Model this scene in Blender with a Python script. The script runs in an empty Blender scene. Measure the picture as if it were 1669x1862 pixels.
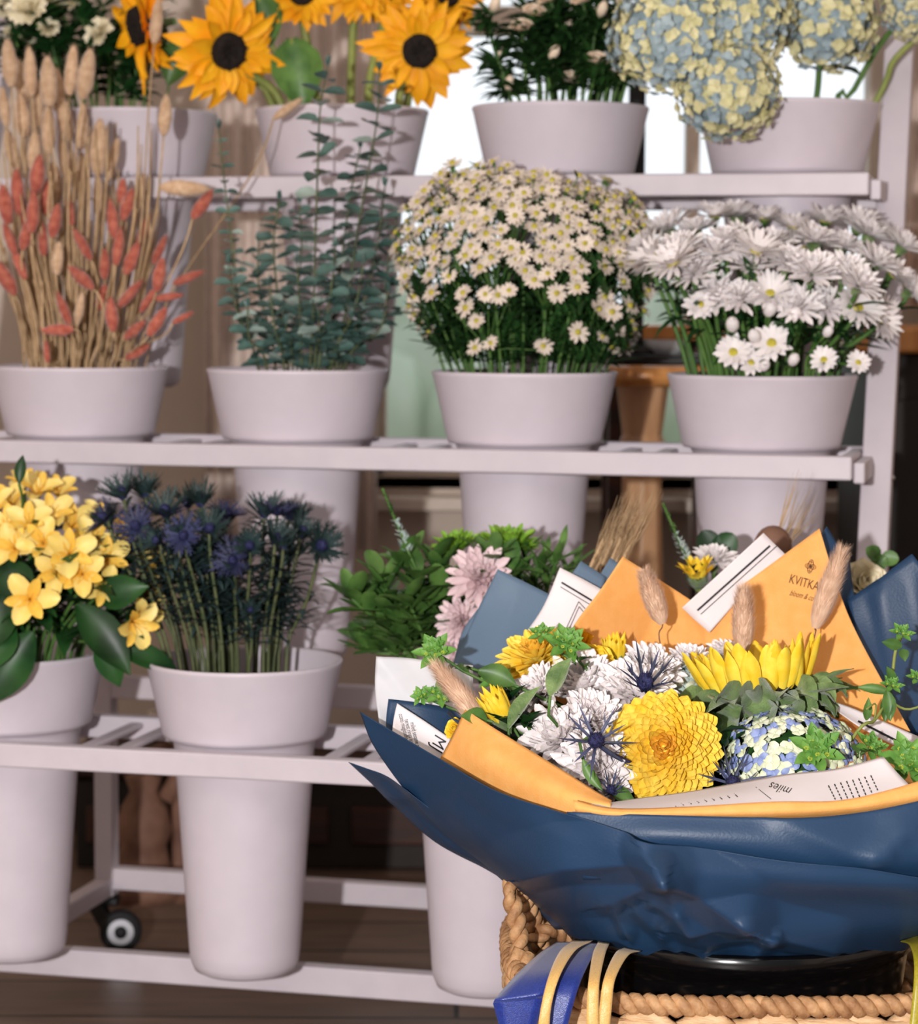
import bpy, math, random
from mathutils import Vector as V, Matrix, Quaternion
from mathutils.bvhtree import BVHTree
random.seed(7)
R = random.Random(11)
PI = math.pi
S = bpy.context.scene
COL = S.collection

# ------------------------------------------------------------------ camera
FP, PITCH, ROLL, CH = 4557.0, 0.0842, 0.0053, 0.775
CR, SR = math.cos(ROLL), math.sin(ROLL)
cF = V((0, math.cos(PITCH), -math.sin(PITCH)))
cU = V((0, math.sin(PITCH), math.cos(PITCH)))
cR = V((1, 0, 0))
rc, uc = cR * CR + cU * SR, cU * CR - cR * SR
cam = bpy.data.cameras.new('camera')
co = bpy.data.objects.new('camera', cam)
COL.objects.link(co)
co.matrix_world = Matrix(((rc.x, uc.x, -cF.x, 0), (rc.y, uc.y, -cF.y, 0), (rc.z, uc.z, -cF.z, CH), (0, 0, 0, 1)))
cam.sensor_fit = 'HORIZONTAL'
cam.sensor_width = 36
cam.lens = 36 * FP / 1669
cam.clip_start = .05
cam.dof.use_dof = True
cam.dof.focus_distance = 2.0
cam.dof.aperture_fstop = 8.5
S.camera = co
S.view_settings.view_transform = 'Standard'
S.view_settings.look = 'None'
S.view_settings.gamma = 1
S.view_settings.exposure = 0.0

# ------------------------------------------------------------------ light
w = bpy.data.worlds.new('world')
S.world = w
w.use_nodes = True
nt = w.node_tree
nt.nodes.clear()
tc = nt.nodes.new('ShaderNodeTexCoord')
sx = nt.nodes.new('ShaderNodeSeparateXYZ')
mr = nt.nodes.new('ShaderNodeMapRange')
mr.inputs[1].default_value = -.2
mr.inputs[2].default_value = .75
mr.inputs[3].default_value = .22
mr.inputs[4].default_value = 1.5
bg = nt.nodes.new('ShaderNodeBackground')
bg.inputs[0].default_value = (.90, .95, 1, 1)
wo = nt.nodes.new('ShaderNodeOutputWorld')
nt.links.new(tc.outputs['Generated'], sx.inputs[0])
mz = nt.nodes.new('ShaderNodeMath')
mz.operation = 'MULTIPLY_ADD'
mz.inputs[1].default_value = .8
nt.links.new(sx.outputs[2], mz.inputs[0])
nt.links.new(sx.outputs[1], mz.inputs[2])
nt.links.new(mz.outputs[0], mr.inputs[0])
nt.links.new(mr.outputs[0], bg.inputs[1])
nt.links.new(bg.outputs[0], wo.inputs[0])
lamp = bpy.data.lights.new('flash', 'POINT')
lamp.energy = 262
lamp.color = (1.0, .965, .955)
lamp.shadow_soft_size = .025
lo = bpy.data.objects.new('flash', lamp)
COL.objects.link(lo)
lo.location = (-.38, -.45, CH + .08)


def at(x, y, Y):
    """pixel (x, y) of the photograph at forward distance Y -> world point"""
    dx, dy = x - 834.5, y - 931.0
    a, b = dx * CR + dy * SR, -dx * SR + dy * CR
    d = cR * (a / FP) - cU * (b / FP) + cF
    return V((0, 0, CH)) + d * (Y / d.y)


def pix(p):
    q = p - V((0, 0, CH))
    z = q.dot(cF)
    return 834.5 + FP * q.dot(rc) / z, 931.0 - FP * q.dot(uc) / z


# ------------------------------------------------------------------ materials
def lin(c):
    return tuple(((v / 255) / 12.92 if v / 255 <= .04045 else ((v / 255 + .055) / 1.055) ** 2.4) for v in c) + (1,)


def mat(name, c1, c2=None, rough=.6, scale=30, spec=.4, bump=0, bscale=200, trans=0, metal=0, sheen=0, stretch=None, rnd=.0, detail=3, coat=0, lo=.35, hi=.65):
    m = bpy.data.materials.new(name)
    m.use_nodes = True
    t = m.node_tree
    b = t.nodes['Principled BSDF']
    b.inputs['Roughness'].default_value = rough
    b.inputs['Specular IOR Level'].default_value = spec
    b.inputs['Metallic'].default_value = metal
    if sheen:
        b.inputs['Sheen Weight'].default_value = sheen
    if coat:
        b.inputs['Coat Weight'].default_value = coat
    if trans:
        b.inputs['Subsurface Weight'].default_value = trans
        b.inputs['Subsurface Radius'].default_value = (.6, .5, .3)
        b.inputs['Subsurface Scale'].default_value = .003
    tcn = t.nodes.new('ShaderNodeTexCoord')
    mp = t.nodes.new('ShaderNodeMapping')
    if stretch:
        mp.inputs['Scale'].default_value = stretch
    t.links.new(tcn.outputs['Object'], mp.inputs[0])
    n = t.nodes.new('ShaderNodeTexNoise')
    n.inputs['Scale'].default_value = scale
    n.inputs['Detail'].default_value = detail
    t.links.new(mp.outputs[0], n.inputs[0])
    cr = t.nodes.new('ShaderNodeValToRGB')
    cr.color_ramp.elements[0].position = lo
    cr.color_ramp.elements[1].position = hi
    cr.color_ramp.elements[0].color = lin(c1)
    cr.color_ramp.elements[1].color = lin(c2 or c1)
    t.links.new(n.outputs[0], cr.inputs[0])
    out = cr.outputs[0]
    if rnd:
        oi = t.nodes.new('ShaderNodeObjectInfo')
        hs = t.nodes.new('ShaderNodeHueSaturation')
        m2 = t.nodes.new('ShaderNodeMapRange')
        m2.inputs[3].default_value = 1 - rnd
        m2.inputs[4].default_value = 1 + rnd
        t.links.new(oi.outputs['Random'], m2.inputs[0])
        t.links.new(m2.outputs[0], hs.inputs['Value'])
        t.links.new(out, hs.inputs['Color'])
        out = hs.outputs[0]
    t.links.new(out, b.inputs['Base Color'])
    if bump:
        n2 = t.nodes.new('ShaderNodeTexNoise')
        n2.inputs['Scale'].default_value = bscale
        t.links.new(mp.outputs[0], n2.inputs[0])
        bp = t.nodes.new('ShaderNodeBump')
        bp.inputs['Strength'].default_value = bump
        bp.inputs['Distance'].default_value = .002
        t.links.new(n2.outputs[0], bp.inputs['Height'])
        t.links.new(bp.outputs[0], b.inputs['Normal'])
    return m


M = {}
M['pot'] = mat('white_bucket_plastic', (210, 201, 210), (214, 205, 214), .42, spec=.35, bump=.12, bscale=900)
M['rack'] = mat('white_powder_coated_metal', (203, 194, 202), (208, 199, 206), .45, spec=.4)
M['wall'] = mat('beige_wall_paint', (204, 188, 174), (210, 195, 182), .9, 3)
M['curtain'] = mat('taupe_curtain_cloth', (212, 195, 185), (222, 206, 196), .9, 60, bump=.2)
M['sill'] = mat('cream_painted_wood', (214, 200, 186), (222, 208, 195), .6)
M['ceil'] = mat('white_ceiling_paint', (225, 220, 214), None, .9)
M['darkwood'] = mat('dark_stained_wood', (38, 20, 14), (70, 36, 22), .55, 6, stretch=(1, 8, 8))
M['blackwood'] = mat('near_black_wood', (20, 15, 12), (34, 23, 18), .6, 6)
M['oak'] = mat('varnished_honey_wood', (196, 128, 66), (222, 158, 92), .3, 8, stretch=(6, 6, 1), coat=.3)
M['palewood'] = mat('pale_turned_wood', (186, 140, 100), (206, 162, 122), .35, 10, stretch=(6, 6, 1), coat=.2)
M['black'] = mat('black_metal', (16, 16, 18), None, .5)
M['rubber'] = mat('black_rubber', (22, 22, 24), None, .7)
M['chrome'] = mat('brushed_steel', (190, 190, 195), None, .3, metal=1)
M['carved'] = mat('worn_carved_wood', (104, 72, 58), (140, 104, 86), .7, 20, bump=.4, bscale=60)
M['lawn'] = mat('pale_garden_green', (222, 230, 214), (196, 212, 190), .9, 3)
M['stem'] = mat('bent_greenery', (62, 98, 44), (88, 122, 58), .5, 40, rnd=.2)
M['stemy'] = mat('pale_green_stem', (128, 140, 70), (150, 158, 84), .5, 40, rnd=.15)
M['straw'] = mat('dry_straw', (172, 142, 106), (200, 170, 132), .7, 90, rnd=.2)
M['leaf'] = mat('dark_green_leaf', (20, 56, 24), (40, 84, 36), .45, 30, rnd=.3, spec=.5)
M['leafm'] = mat('mid_green_leaf', (56, 92, 40), (92, 128, 62), .45, 40, rnd=.2, spec=.5)
M['leafb'] = mat('fine_dark_foliage', (22, 54, 22), (44, 82, 34), .55, 30, rnd=.25)
M['euc'] = mat('eucalyptus_blue_green', (50, 78, 72), (94, 124, 116), .42, 30, rnd=.25, spec=.6)
M['eucp'] = mat('eucalyptus_leaf_pale', (140, 160, 152), (172, 188, 180), .4, 30, rnd=.15, spec=.6)
M['sun'] = mat('golden_petal', (240, 160, 8), (250, 182, 20), .6, 60, rnd=.08, trans=.1)
M['suny'] = mat('bright_yellow_petal', (250, 204, 36), (254, 222, 76), .55, 90, trans=.15, stretch=(1, 1, 1))
M['disk'] = mat('dark_seed_disk', (16, 10, 8), (34, 20, 12), .8, 200, bump=.8, bscale=500)
M['bract'] = mat('sunflower_bract_green', (80, 108, 56), (128, 152, 94), .65, 70, sheen=.4, bump=.4, bscale=700)
M['cream'] = mat('cream_petal', (236, 224, 190), (245, 236, 210), .6, 60, rnd=.06, trans=.1)
M['peach'] = mat('peach_cream_bud', (228, 204, 178), (238, 220, 198), .6, 60, rnd=.06)
M['white'] = mat('white_petal', (240, 232, 232), (247, 241, 240), .55, 60, trans=.1, rnd=.03)
M['aster'] = mat('ivory_aster_petal', (222, 206, 192), (232, 219, 205), .6, 60, rnd=.06)
M['astc'] = mat('lime_yellow_centre', (178, 168, 58), (200, 186, 74), .8, 400)
M['mumy'] = mat('sunny_mum_petal', (252, 212, 62), (254, 226, 100), .55, 70, trans=.15)
M['mumo'] = mat('amber_mum_heart', (244, 188, 60), (250, 206, 84), .55, 70, trans=.15)
M['pink'] = mat('pale_pink_petal', (226, 200, 204), (238, 216, 218), .55, 60, trans=.1)
M['lime'] = mat('lime_green_petal', (112, 160, 44), (148, 190, 70), .55, 60)
M['hyb'] = mat('dusty_blue_floret', (138, 158, 168), (164, 180, 184), .6, 60, rnd=.1)
M['hyy'] = mat('pale_yellow_floret', (204, 200, 150), (218, 212, 170), .6, 60, rnd=.1)
M['hblue'] = mat('periwinkle_floret', (128, 146, 204), (160, 176, 220), .55, 90, trans=.1)
M['hcream'] = mat('cream_green_floret', (220, 228, 190), (234, 238, 214), .55, 90, trans=.1)
M['hpale'] = mat('pale_aqua_floret', (180, 202, 196), (206, 220, 214), .55, 90, trans=.1)
M['alst'] = mat('soft_yellow_petal', (245, 214, 112), (250, 228, 146), .5, 40, rnd=.06, trans=.1)
M['alsd'] = mat('deep_yellow_petal', (240, 188, 66), (247, 210, 100), .5, 60, rnd=.06)
M['thb2'] = mat('grey_blue_spiky_bract', (42, 48, 62), (80, 84, 116), .5, 60)
M['thb'] = mat('steel_blue_thistle', (40, 44, 76), (60, 64, 100), .55, 60, rnd=.15)
M['thg'] = mat('dark_teal_bract', (34, 52, 50), (56, 76, 76), .5, 60, rnd=.2)
M['thc'] = mat('navy_thistle_cone', (20, 24, 60), (54, 56, 104), .7, 400, bump=.6, bscale=900)
M['ths'] = mat('olive_thistle_stem', (66, 78, 48), (98, 104, 68), .5, 60, rnd=.2)
M['tan'] = mat('tan_fuzz', (192, 156, 122), (214, 182, 150), .9, 120, sheen=.5, rnd=.1)
M['tanb'] = mat('pinkish_tan_fuzz', (222, 184, 154), (238, 206, 178), .9, 120, sheen=.3)
M['coral'] = mat('coral_dyed_fuzz', (162, 76, 60), (190, 110, 90), .9, 120, sheen=.5, rnd=.12)
M['navy'] = mat('navy_wrapping_paper', (31, 60, 92), (34, 64, 96), .45, 5, spec=.45, bump=.1, bscale=500)
M['slate'] = mat('slate_blue_paper', (92, 114, 136), (98, 120, 142), .55, 5, spec=.35, bump=.1, bscale=500)  # lighter, greyer blue than the navy paper, for the left back sheets
M['orange'] = mat('orange_kraft_paper', (245, 174, 96), (249, 182, 106), .7, 90, spec=.25, bump=.15, bscale=600)
M['paper'] = mat('white_printed_paper', (232, 224, 226), (238, 230, 232), .6, 20, spec=.3)
M['tissue'] = mat('thin_white_tissue', (206, 208, 214), (222, 222, 226), .5, 20, spec=.3)
M['ink'] = mat('black_ink', (20, 20, 26), None, .6)
M['browni'] = mat('brown_ink', (84, 50, 24), None, .6)
M['wick'] = mat('woven_water_hyacinth', (150, 106, 70), (204, 158, 112), .6, 55, bump=.6, bscale=220, stretch=(1, 1, 1))
M['wickp'] = mat('pale_flat_straw', (206, 164, 118), (230, 194, 152), .55, 40, bump=.6, bscale=160, stretch=(1, 1, 6))
M['bucketb'] = mat('glossy_black_plastic', (8, 8, 10), None, .18, spec=.5)
M['satb'] = mat('royal_blue_satin', (14, 36, 118), (26, 58, 150), .3, 900, spec=.7, sheen=.3, bump=.2, bscale=1500)
M['satg'] = mat('gold_satin', (222, 172, 92), (238, 194, 118), .32, 900, spec=.6, sheen=.3, bump=.2, bscale=1500)
M['saty'] = mat('olive_yellow_satin', (150, 140, 30), (176, 160, 46), .35, 600)
M['bup'] = mat('fresh_green_bract', (84, 138, 56), (120, 168, 78), .5, 90)
M['bupy'] = mat('yellow_green_bead', (176, 186, 64), None, .6, 90)
M['glassg'] = mat('frosted_white_ware', (196, 200, 204), None, .3)

# floor
fm = bpy.data.materials.new('dark_brown_floor_boards')
fm.use_nodes = True
t = fm.node_tree
b = t.nodes['Principled BSDF']
b.inputs['Roughness'].default_value = .5
tcn = t.nodes.new('ShaderNodeTexCoord')
br = t.nodes.new('ShaderNodeTexBrick')
br.inputs['Scale'].default_value = 1
br.inputs['Brick Width'].default_value = 1.4
br.inputs['Row Height'].default_value = .14
br.inputs['Mortar Size'].default_value = .003
br.inputs['Color1'].default_value = lin((142, 116, 100))
br.inputs['Color2'].default_value = lin((112, 90, 76))
br.inputs['Mortar'].default_value = lin((25, 16, 12))
mp = t.nodes.new('ShaderNodeMapping')
mp.inputs['Scale'].default_value = (2, 14, 1)
n = t.nodes.new('ShaderNodeTexNoise')
n.inputs['Scale'].default_value = 4
n.inputs['Detail'].default_value = 6
mx = t.nodes.new('ShaderNodeMixRGB')
mx.blend_type = 'MULTIPLY'
mx.inputs[0].default_value = .7
t.links.new(tcn.outputs['Object'], br.inputs[0])
t.links.new(tcn.outputs['Object'], mp.inputs[0])
t.links.new(mp.outputs[0], n.inputs[0])
t.links.new(br.outputs[0], mx.inputs[1])
t.links.new(n.outputs[0], mx.inputs[2])
t.links.new(mx.outputs[0], b.inputs['Base Color'])
M['floor'] = fm


# ------------------------------------------------------------------ mesh tools
class MB:
    def __init__(s):
        s.v, s.f, s.m = [], [], []

    def box(s, c, sz, rot=None, m=0):
        c = V(c)
        h = V(sz) * .5
        k = len(s.v)
        for x in (-1, 1):
            for y in (-1, 1):
                for z in (-1, 1):
                    p = V((x * h.x, y * h.y, z * h.z))
                    s.v.append(c + (rot @ p if rot else p))
        for q in ((0, 1, 3, 2), (4, 6, 7, 5), (0, 4, 5, 1), (2, 3, 7, 6), (0, 2, 6, 4), (1, 5, 7, 3)):
            s.f.append([k + i for i in q])
            s.m.append(m)
        return s

    def bar(s, a, b, wd, ht, m=0, side=None):
        a, b = V(a), V(b)
        d = (b - a)
        x = d.normalized()
        y = V(side).normalized() if side else V((0, 0, 1)).cross(x)
        if y.length < .01:
            y = V((1, 0, 0))
        y = (y - x * y.dot(x)).normalized()
        z = x.cross(y)
        rot = Matrix((x, y, z)).transposed()
        return s.box((a + b) / 2, (d.length, wd, ht), rot, m)

    def lathe(s, prof, seg=32, M4=None, m=0, jit=0, cap0=False, cap1=False):
        k = len(s.v)
        n = len(prof)
        for r, z in prof:
            for i in range(seg):
                a = 2 * PI * i / seg
                rr = r * (1 + (R.uniform(-jit, jit) if jit else 0))
                p = V((rr * math.cos(a), rr * math.sin(a), z))
                s.v.append(M4 @ p if M4 else p)
        for j in range(n - 1):
            for i in range(seg):
                i2 = (i + 1) % seg
                s.f.append([k + j * seg + i, k + j * seg + i2, k + (j + 1) * seg + i2, k + (j + 1) * seg + i])
                s.m.append(m)
        if cap0:
            s.f.append([k + i for i in reversed(range(seg))])
            s.m.append(m)
        if cap1:
            s.f.append([k + (n - 1) * seg + i for i in range(seg)])
            s.m.append(m)
        return s

    def tube(s, pts, rad, seg=6, m=0, caps=True):
        pts = [V(p) for p in pts]
        n = len(pts)
        if not isinstance(rad, (list, tuple)):
            rad = [rad] * n
        k = len(s.v)
        up = None
        for i, p in enumerate(pts):
            d = (pts[min(i + 1, n - 1)] - pts[max(i - 1, 0)])
            d = d.normalized() if d.length > 1e-9 else V((0, 0, 1))
            if up is None:
                up = d.orthogonal().normalized()
            up = up - d * up.dot(d)
            up = up.normalized() if up.length > 1e-6 else d.orthogonal().normalized()
            sd = d.cross(up)
            for j in range(seg):
                a = 2 * PI * j / seg
                s.v.append(p + (up * math.cos(a) + sd * math.sin(a)) * rad[i])
        for i in range(n - 1):
            for j in range(seg):
                j2 = (j + 1) % seg
                s.f.append([k + i * seg + j, k + i * seg + j2, k + (i + 1) * seg + j2, k + (i + 1) * seg + j])
                s.m.append(m)
        if caps:
            s.f.append([k + j for j in reversed(range(seg))])
            s.f.append([k + (n - 1) * seg + j for j in range(seg)])
            s.m += [m, m]
        return s

    def petal(s, M4, L, W, e0, e1, cup=.15, nu=4, nv=2, m=0, mx=.6, base=.3, point=False, rip=0):
        k = len(s.v)
        x = z = 0.0
        ts = [i / nu for i in range(nu + 1)]
        if not point:
            ts = [1 - (1 - q) ** 1.3 for q in ts]
        pt = 0
        for tt in ts:
            e = e0 + (e1 - e0) * tt
            x += L * (tt - pt) * math.cos(e)
            z += L * (tt - pt) * math.sin(e)
            pt = tt
            if tt < mx:
                w = base + (1 - base) * math.sin(PI / 2 * tt / mx)
            elif point:
                w = max(.03, math.cos(PI / 2 * (tt - mx) / (1 - mx)))
            else:
                w = math.sqrt(max(.03, 1 - ((tt - mx) / (1 - mx)) ** 2))
            w *= W / 2
            for j in range(-nv, nv + 1):
                q = j / nv
                dz = cup * w * 2 * q * q
                if rip:
                    dz += rip * W * R.uniform(-1, 1) * tt
                s.v.append(M4 @ V((x - dz * math.sin(e), w * q, z + dz * math.cos(e))))
        c = 2 * nv + 1
        for i in range(nu):
            for j in range(c - 1):
                s.f.append([k + i * c + j, k + (i + 1) * c + j, k + (i + 1) * c + j + 1, k + i * c + j + 1])
                s.m.append(m)
        return s

    def leaf(s, p, d, L, W, m=0, bend=-.3, cup=.25, point=True, nu=4, nv=1, up=None):
        d = V(d).normalized()
        u = V(up) if up else V((0, 0, 1))
        y = u.cross(d)
        y = y.normalized() if y.length > 1e-3 else d.orthogonal().normalized()
        z = d.cross(y)
        M4 = Matrix.Translation(V(p)) @ Matrix((d, y, z)).transposed().to_4x4()
        return s.petal(M4, L, W, -bend * .3, bend, cup, nu, nv, m, .45, .15, point)

    def ball(s, c, r, seg=8, m=0, sc=(1, 1, 1), jit=0):
        c = V(c)
        M4 = Matrix.Translation(c) @ Matrix.Diagonal((sc[0], sc[1], sc[2], 1))
        n = max(4, seg // 2)
        prof = [(max(1e-5, r * math.sin(PI * i / n)), -r * math.cos(PI * i / n)) for i in range(n + 1)]
        return s.lathe(prof, seg, M4, m, jit)

    def mesh(s, name, mats, smooth=True):
        me = bpy.data.meshes.new(name)
        me.from_pydata([tuple(v) for v in s.v], [], s.f)
        for q in (mats if isinstance(mats, (list, tuple)) else [mats]):
            me.materials.append(M[q] if isinstance(q, str) else q)
        me.polygons.foreach_set('material_index', s.m)
        if smooth:
            me.polygons.foreach_set('use_smooth', [True] * len(s.f))
        me.update()
        return me


def obj(name, me, parent=None, loc=(0, 0, 0), bevel=0):
    o = bpy.data.objects.new(name, me)
    COL.objects.link(o)
    if parent:
        o.parent = parent
    o.location = loc
    if bevel:
        md = o.modifiers.new('bevel', 'BEVEL')
        md.width = bevel
        md.segments = 3
        md.limit_method = 'ANGLE'
        md.harden_normals = True
    return o


def part(name, mb, mats, parent=None, loc=(0, 0, 0), smooth=True, bevel=0, label=None):
    o = obj(name, mb.mesh(name, mats, smooth), parent, loc, bevel)
    if label:
        o['label'] = label
    return o


def tag(o, label=None, cat=None, group=None, kind=None):
    if label and not kind:
        kind = 'thing'
    if label:
        o['label'] = label
    if cat:
        o['category'] = cat
    if group:
        o['group'] = group
    if kind:
        o['kind'] = kind
    return o


LAST = [V((0, 0, 0))]


def thing(name, label, cat, loc=(0, 0, 0), group=None):
    LAST[0] = V(loc)
    o = bpy.data.objects.new(name, None)
    COL.objects.link(o)
    o.empty_display_size = .02
    o.location = loc
    return tag(o, label, cat, group)


def struct(name, mb, mats, bevel=0, smooth=False):
    return tag(part(name, mb, mats, None, (0, 0, 0), smooth, bevel), kind='structure')


def orient(o, d, roll=0, scale=1):
    q = V((0, 0, 1)).rotation_difference(V(d).normalized()) @ Quaternion((0, 0, 1), roll)
    o.rotation_mode = 'QUATERNION'
    o.rotation_quaternion = q
    o.scale = (scale, scale, scale)
    return o


def RZ(a):
    return Matrix.Rotation(a, 4, 'Z')


def TZ(z):
    return Matrix.Translation((0, 0, z))


def bez(a, b, c, d, n):
    r = []
    for i in range(n + 1):
        q = i / n
        r.append(a * (1 - q) ** 3 + b * 3 * q * (1 - q) ** 2 + c * 3 * q * q * (1 - q) + d * q ** 3)
    return r


def cat1(P, n):
    """Catmull-Rom through list of vectors, n samples"""
    r = []
    k = len(P) - 1
    for i in range(n):
        u = i / (n - 1) * k
        j = min(int(u), k - 1)
        q = u - j
        p1, p2 = P[j], P[j + 1]
        p0 = P[j - 1] if j else p1 * 2 - p2
        p3 = P[j + 2] if j + 2 <= k else p2 * 2 - p1
        r.append(.5 * ((2 * p1) + (p2 - p0) * q + (2 * p0 - 5 * p1 + 4 * p2 - p3) * q * q + (3 * p1 - p0 - 3 * p2 + p3) * q ** 3))
    return r


ORD = ['first', 'second', 'third', 'fourth', 'fifth', 'sixth', 'seventh', 'eighth', 'ninth', 'tenth', 'eleventh', 'twelfth']


def name_by_place(objs, what, where, per=8):
    """objs: list of (object, world point). Labels by row and rank, as seen in the photo"""
    L = sorted([(pix(p)[1], pix(p)[0], o) for o, p in objs], key=lambda q: q[0])
    rows = max(1, math.ceil(len(L) / per))
    n = math.ceil(len(L) / rows)
    rn = {1: [''], 2: ['upper', 'lower'], 3: ['top', 'middle', 'bottom']}.get(rows)
    if not rn:
        rn = ['top'] + [ORD[i] + '-highest' for i in range(1, rows - 1)] + ['bottom']
    for r_ in range(rows):
        row = sorted(L[r_ * n:(r_ + 1) * n], key=lambda q: q[1])
        for i, q in enumerate(row):
            pos = 'leftmost' if i == 0 else ('rightmost' if i == len(row) - 1 else ORD[i] + ' from left')
            q[2]['label'] = (what + ', ' + pos + ((' in ' + rn[r_] + ' row ') if rn[r_] else ' ') + where).replace('  ', ' ')


# ------------------------------------------------------------------ the room
WY = 3.62
def rect(x0, y0, x1, y1, Y):      # pixel rectangle at a depth -> xmin,xmax,zmin,zmax
    a, b_ = at(x0, y0, Y), at(x1, y1, Y)
    return a.x, b_.x, b_.z, a.z


struct('floor', MB().box((0, 1.2, -.05), (7, 7.2, .1)), 'floor')
struct('ceiling', MB().box((0, 1.2, 2.65), (7, 7.2, .1)), 'ceil')
struct('wall_left', MB().box((-3.05, 1.2, 1.3), (.1, 7, 2.6)), 'wall')
struct('wall_right', MB().box((3.05, 1.2, 1.3), (.1, 7, 2.6)), 'wall')
wx0, wx1, wz0, wz1 = rect(672, 0, 1600, 872, WY)
wz1 = 2.1
wb = MB()
wb.box(((-3 + wx0) / 2, WY + .05, 1.3), (wx0 + 3, .1, 2.6))
wb.box(((3 + wx1) / 2, WY + .05, 1.3), (3 - wx1, .1, 2.6))
wb.box(((wx0 + wx1) / 2, WY + .05, wz0 / 2), (wx1 - wx0, .1, wz0))
wb.box(((wx0 + wx1) / 2, WY + .05, (wz1 + 2.6) / 2), (wx1 - wx0, .1, 2.6 - wz1))
struct('wall_back', wb, 'wall')
win = MB()
for x in (wx0, wx1):
    win.box((x, WY + .03, (wz0 + wz1) / 2), (.05, .06, wz1 - wz0))
for x in (at(1262, 250, WY).x,):
    win.box((x, WY + .03, (wz0 + wz1) / 2), (.02, .04, wz1 - wz0))
for z in (wz0, wz1):
    win.box(((wx0 + wx1) / 2, WY + .03, z), (wx1 - wx0, .06, .04))
zt = at(900, 35, WY).z
win.box(((wx0 + wx1) / 2, WY + .03, zt), (wx1 - wx0, .05, .04))
wo_ = struct('window_1', win, 'sill', bevel=.004)
gm = bpy.data.materials.new('window_glass')
gm.use_nodes = True
g = gm.node_tree.nodes['Principled BSDF']
g.inputs['Transmission Weight'].default_value = 1
g.inputs['Roughness'].default_value = .0
g.inputs['IOR'].default_value = 1.02
M['glass'] = gm
part('pane', MB().box(((wx0 + wx1) / 2, WY + .04, (wz0 + wz1) / 2), (wx1 - wx0 - .04, .004, wz1 - wz0 - .03)), 'glass', wo_, smooth=False)
a = at(640, 915, WY - .04)
struct('trim_1', MB().box(((a.x + wx1) / 2, WY - .03, a.z), (wx1 - a.x, .06, .02)), 'sill', bevel=.004)
struct('baseboard_back', MB().box((0, WY - .012, .06), (6, .024, .12)), 'darkwood', bevel=.004)
# garden outside
gd = MB()
gd.box((0, 10, .1), (16, 12, .1))
for i in range(60):
    x = R.uniform(-4, 4)
    gd.ball((x, R.uniform(7.5, 8.5), R.uniform(.2, .55)), R.uniform(.3, .5), 8, 0, jit=.1)
struct('garden_ground', gd, 'lawn', smooth=True)

# curtain
def curtain(x0, x1, Y, z0, z1, name, label, amp=.010, nf=9):
    mb = MB()
    n = nf * 8
    for zi in range(9):
        z = z0 + (z1 - z0) * zi / 8
        for i in range(n + 1):
            x = x0 + (x1 - x0) * i / n
            mb.v.append(V((x, Y + amp * math.sin(i / 8 * 2 * PI + .3 * math.sin(zi)) * (1 + .3 * math.sin(i * .37)), z)))
    for zi in range(8):
        for i in range(n):
            k = zi * (n + 1) + i
            mb.f.append([k, k + 1, k + n + 2, k + n + 1])
            mb.m.append(0)
    o = part(name, mb, 'curtain')
    md = o.modifiers.new('solidify', 'SOLIDIFY')
    md.thickness = .002
    return tag(o, label, 'curtain')


c0, c1 = at(375, 300, WY - .08).x, at(688, 300, WY - .08).x
curtain(c0, c1, WY - .1, at(500, 1000, WY - .1).z, 2.3, 'curtain', 'taupe curtain hanging at the left side of the bright window')
c0, c1 = at(1632, 300, WY - .08).x, at(1860, 300, WY - .08).x
curtain(c0, c1, WY - .1, at(1640, 560, WY - .1).z, 2.3, 'curtain', 'taupe curtain at the right edge, beyond the rack post')

# ------------------------------------------------------------------ furniture behind
def px_box(mb, x0, y0, x1, y1, Y, dep, m=0):
    a, b_, c, d = rect(x0, y0, x1, y1, Y)
    mb.box(((a + b_) / 2, Y + dep / 2, (c + d) / 2), (b_ - a, dep, d - c), None, m)


# side cabinet at right
cab = thing('cabinet', 'tall black-brown wooden cabinet with honey wood top at right edge', 'cabinet', (at(1750, 900, 3.2).x, 3.35, 0))
L0 = cab.location
a, b_, c, d = rect(1592, 640, 1960, 1400, 3.2)
part('body', MB().box(V(((a + b_) / 2, 3.35, d / 2)) - L0, (b_ - a, .3, d - .002)), 'blackwood', cab, smooth=False, bevel=.004)
a2 = at(1580, 600, 3.2)
part('cabinet_top', MB().box(V(((a + b_) / 2 - .01, 3.34, d + .016)) - L0, (b_ - a + .05, .34, .034)), 'oak', cab, smooth=False, bevel=.006)
for k in range(2):
    o = part('door', MB().box(V((a + .09 + k * .17, 3.194, d / 2)) - L0, (.15, .012, d - .12)), 'blackwood', cab, smooth=False, bevel=.004)
    part('knob', MB().ball(V((a + .15 + k * .05, 3.175, d / 2 + .05)) - L0, .011, 12), 'chrome', o)
# low table under the window
tb = thing('side_table', 'brown wooden side table standing before the window sill', 'table', (at(1170, 800, 3.4).x, 3.42, 0))
L0 = tb.location
a, b_, c, d = rect(1085, 598, 1340, 634, 3.36)
part('table_top', MB().box(V(((a + b_) / 2, 3.45, (c + d) / 2 + .008)) - L0, (b_ - a, .2, .02)), 'oak', tb, smooth=False, bevel=.004)
part('apron', MB().box(V(((a + b_) / 2, 3.45, c - .002)) - L0, (b_ - a - .03, .16, .024)), 'darkwood', tb, smooth=False, bevel=.003)
for i, x in enumerate((a + .03, b_ - .03)):
    for y in (3.38, 3.52):
        part('leg', MB().bar(V((x, y, 0)) - L0, V((x, y, c)) - L0, .025, .025), 'darkwood', tb, smooth=False, bevel=.003)
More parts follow.
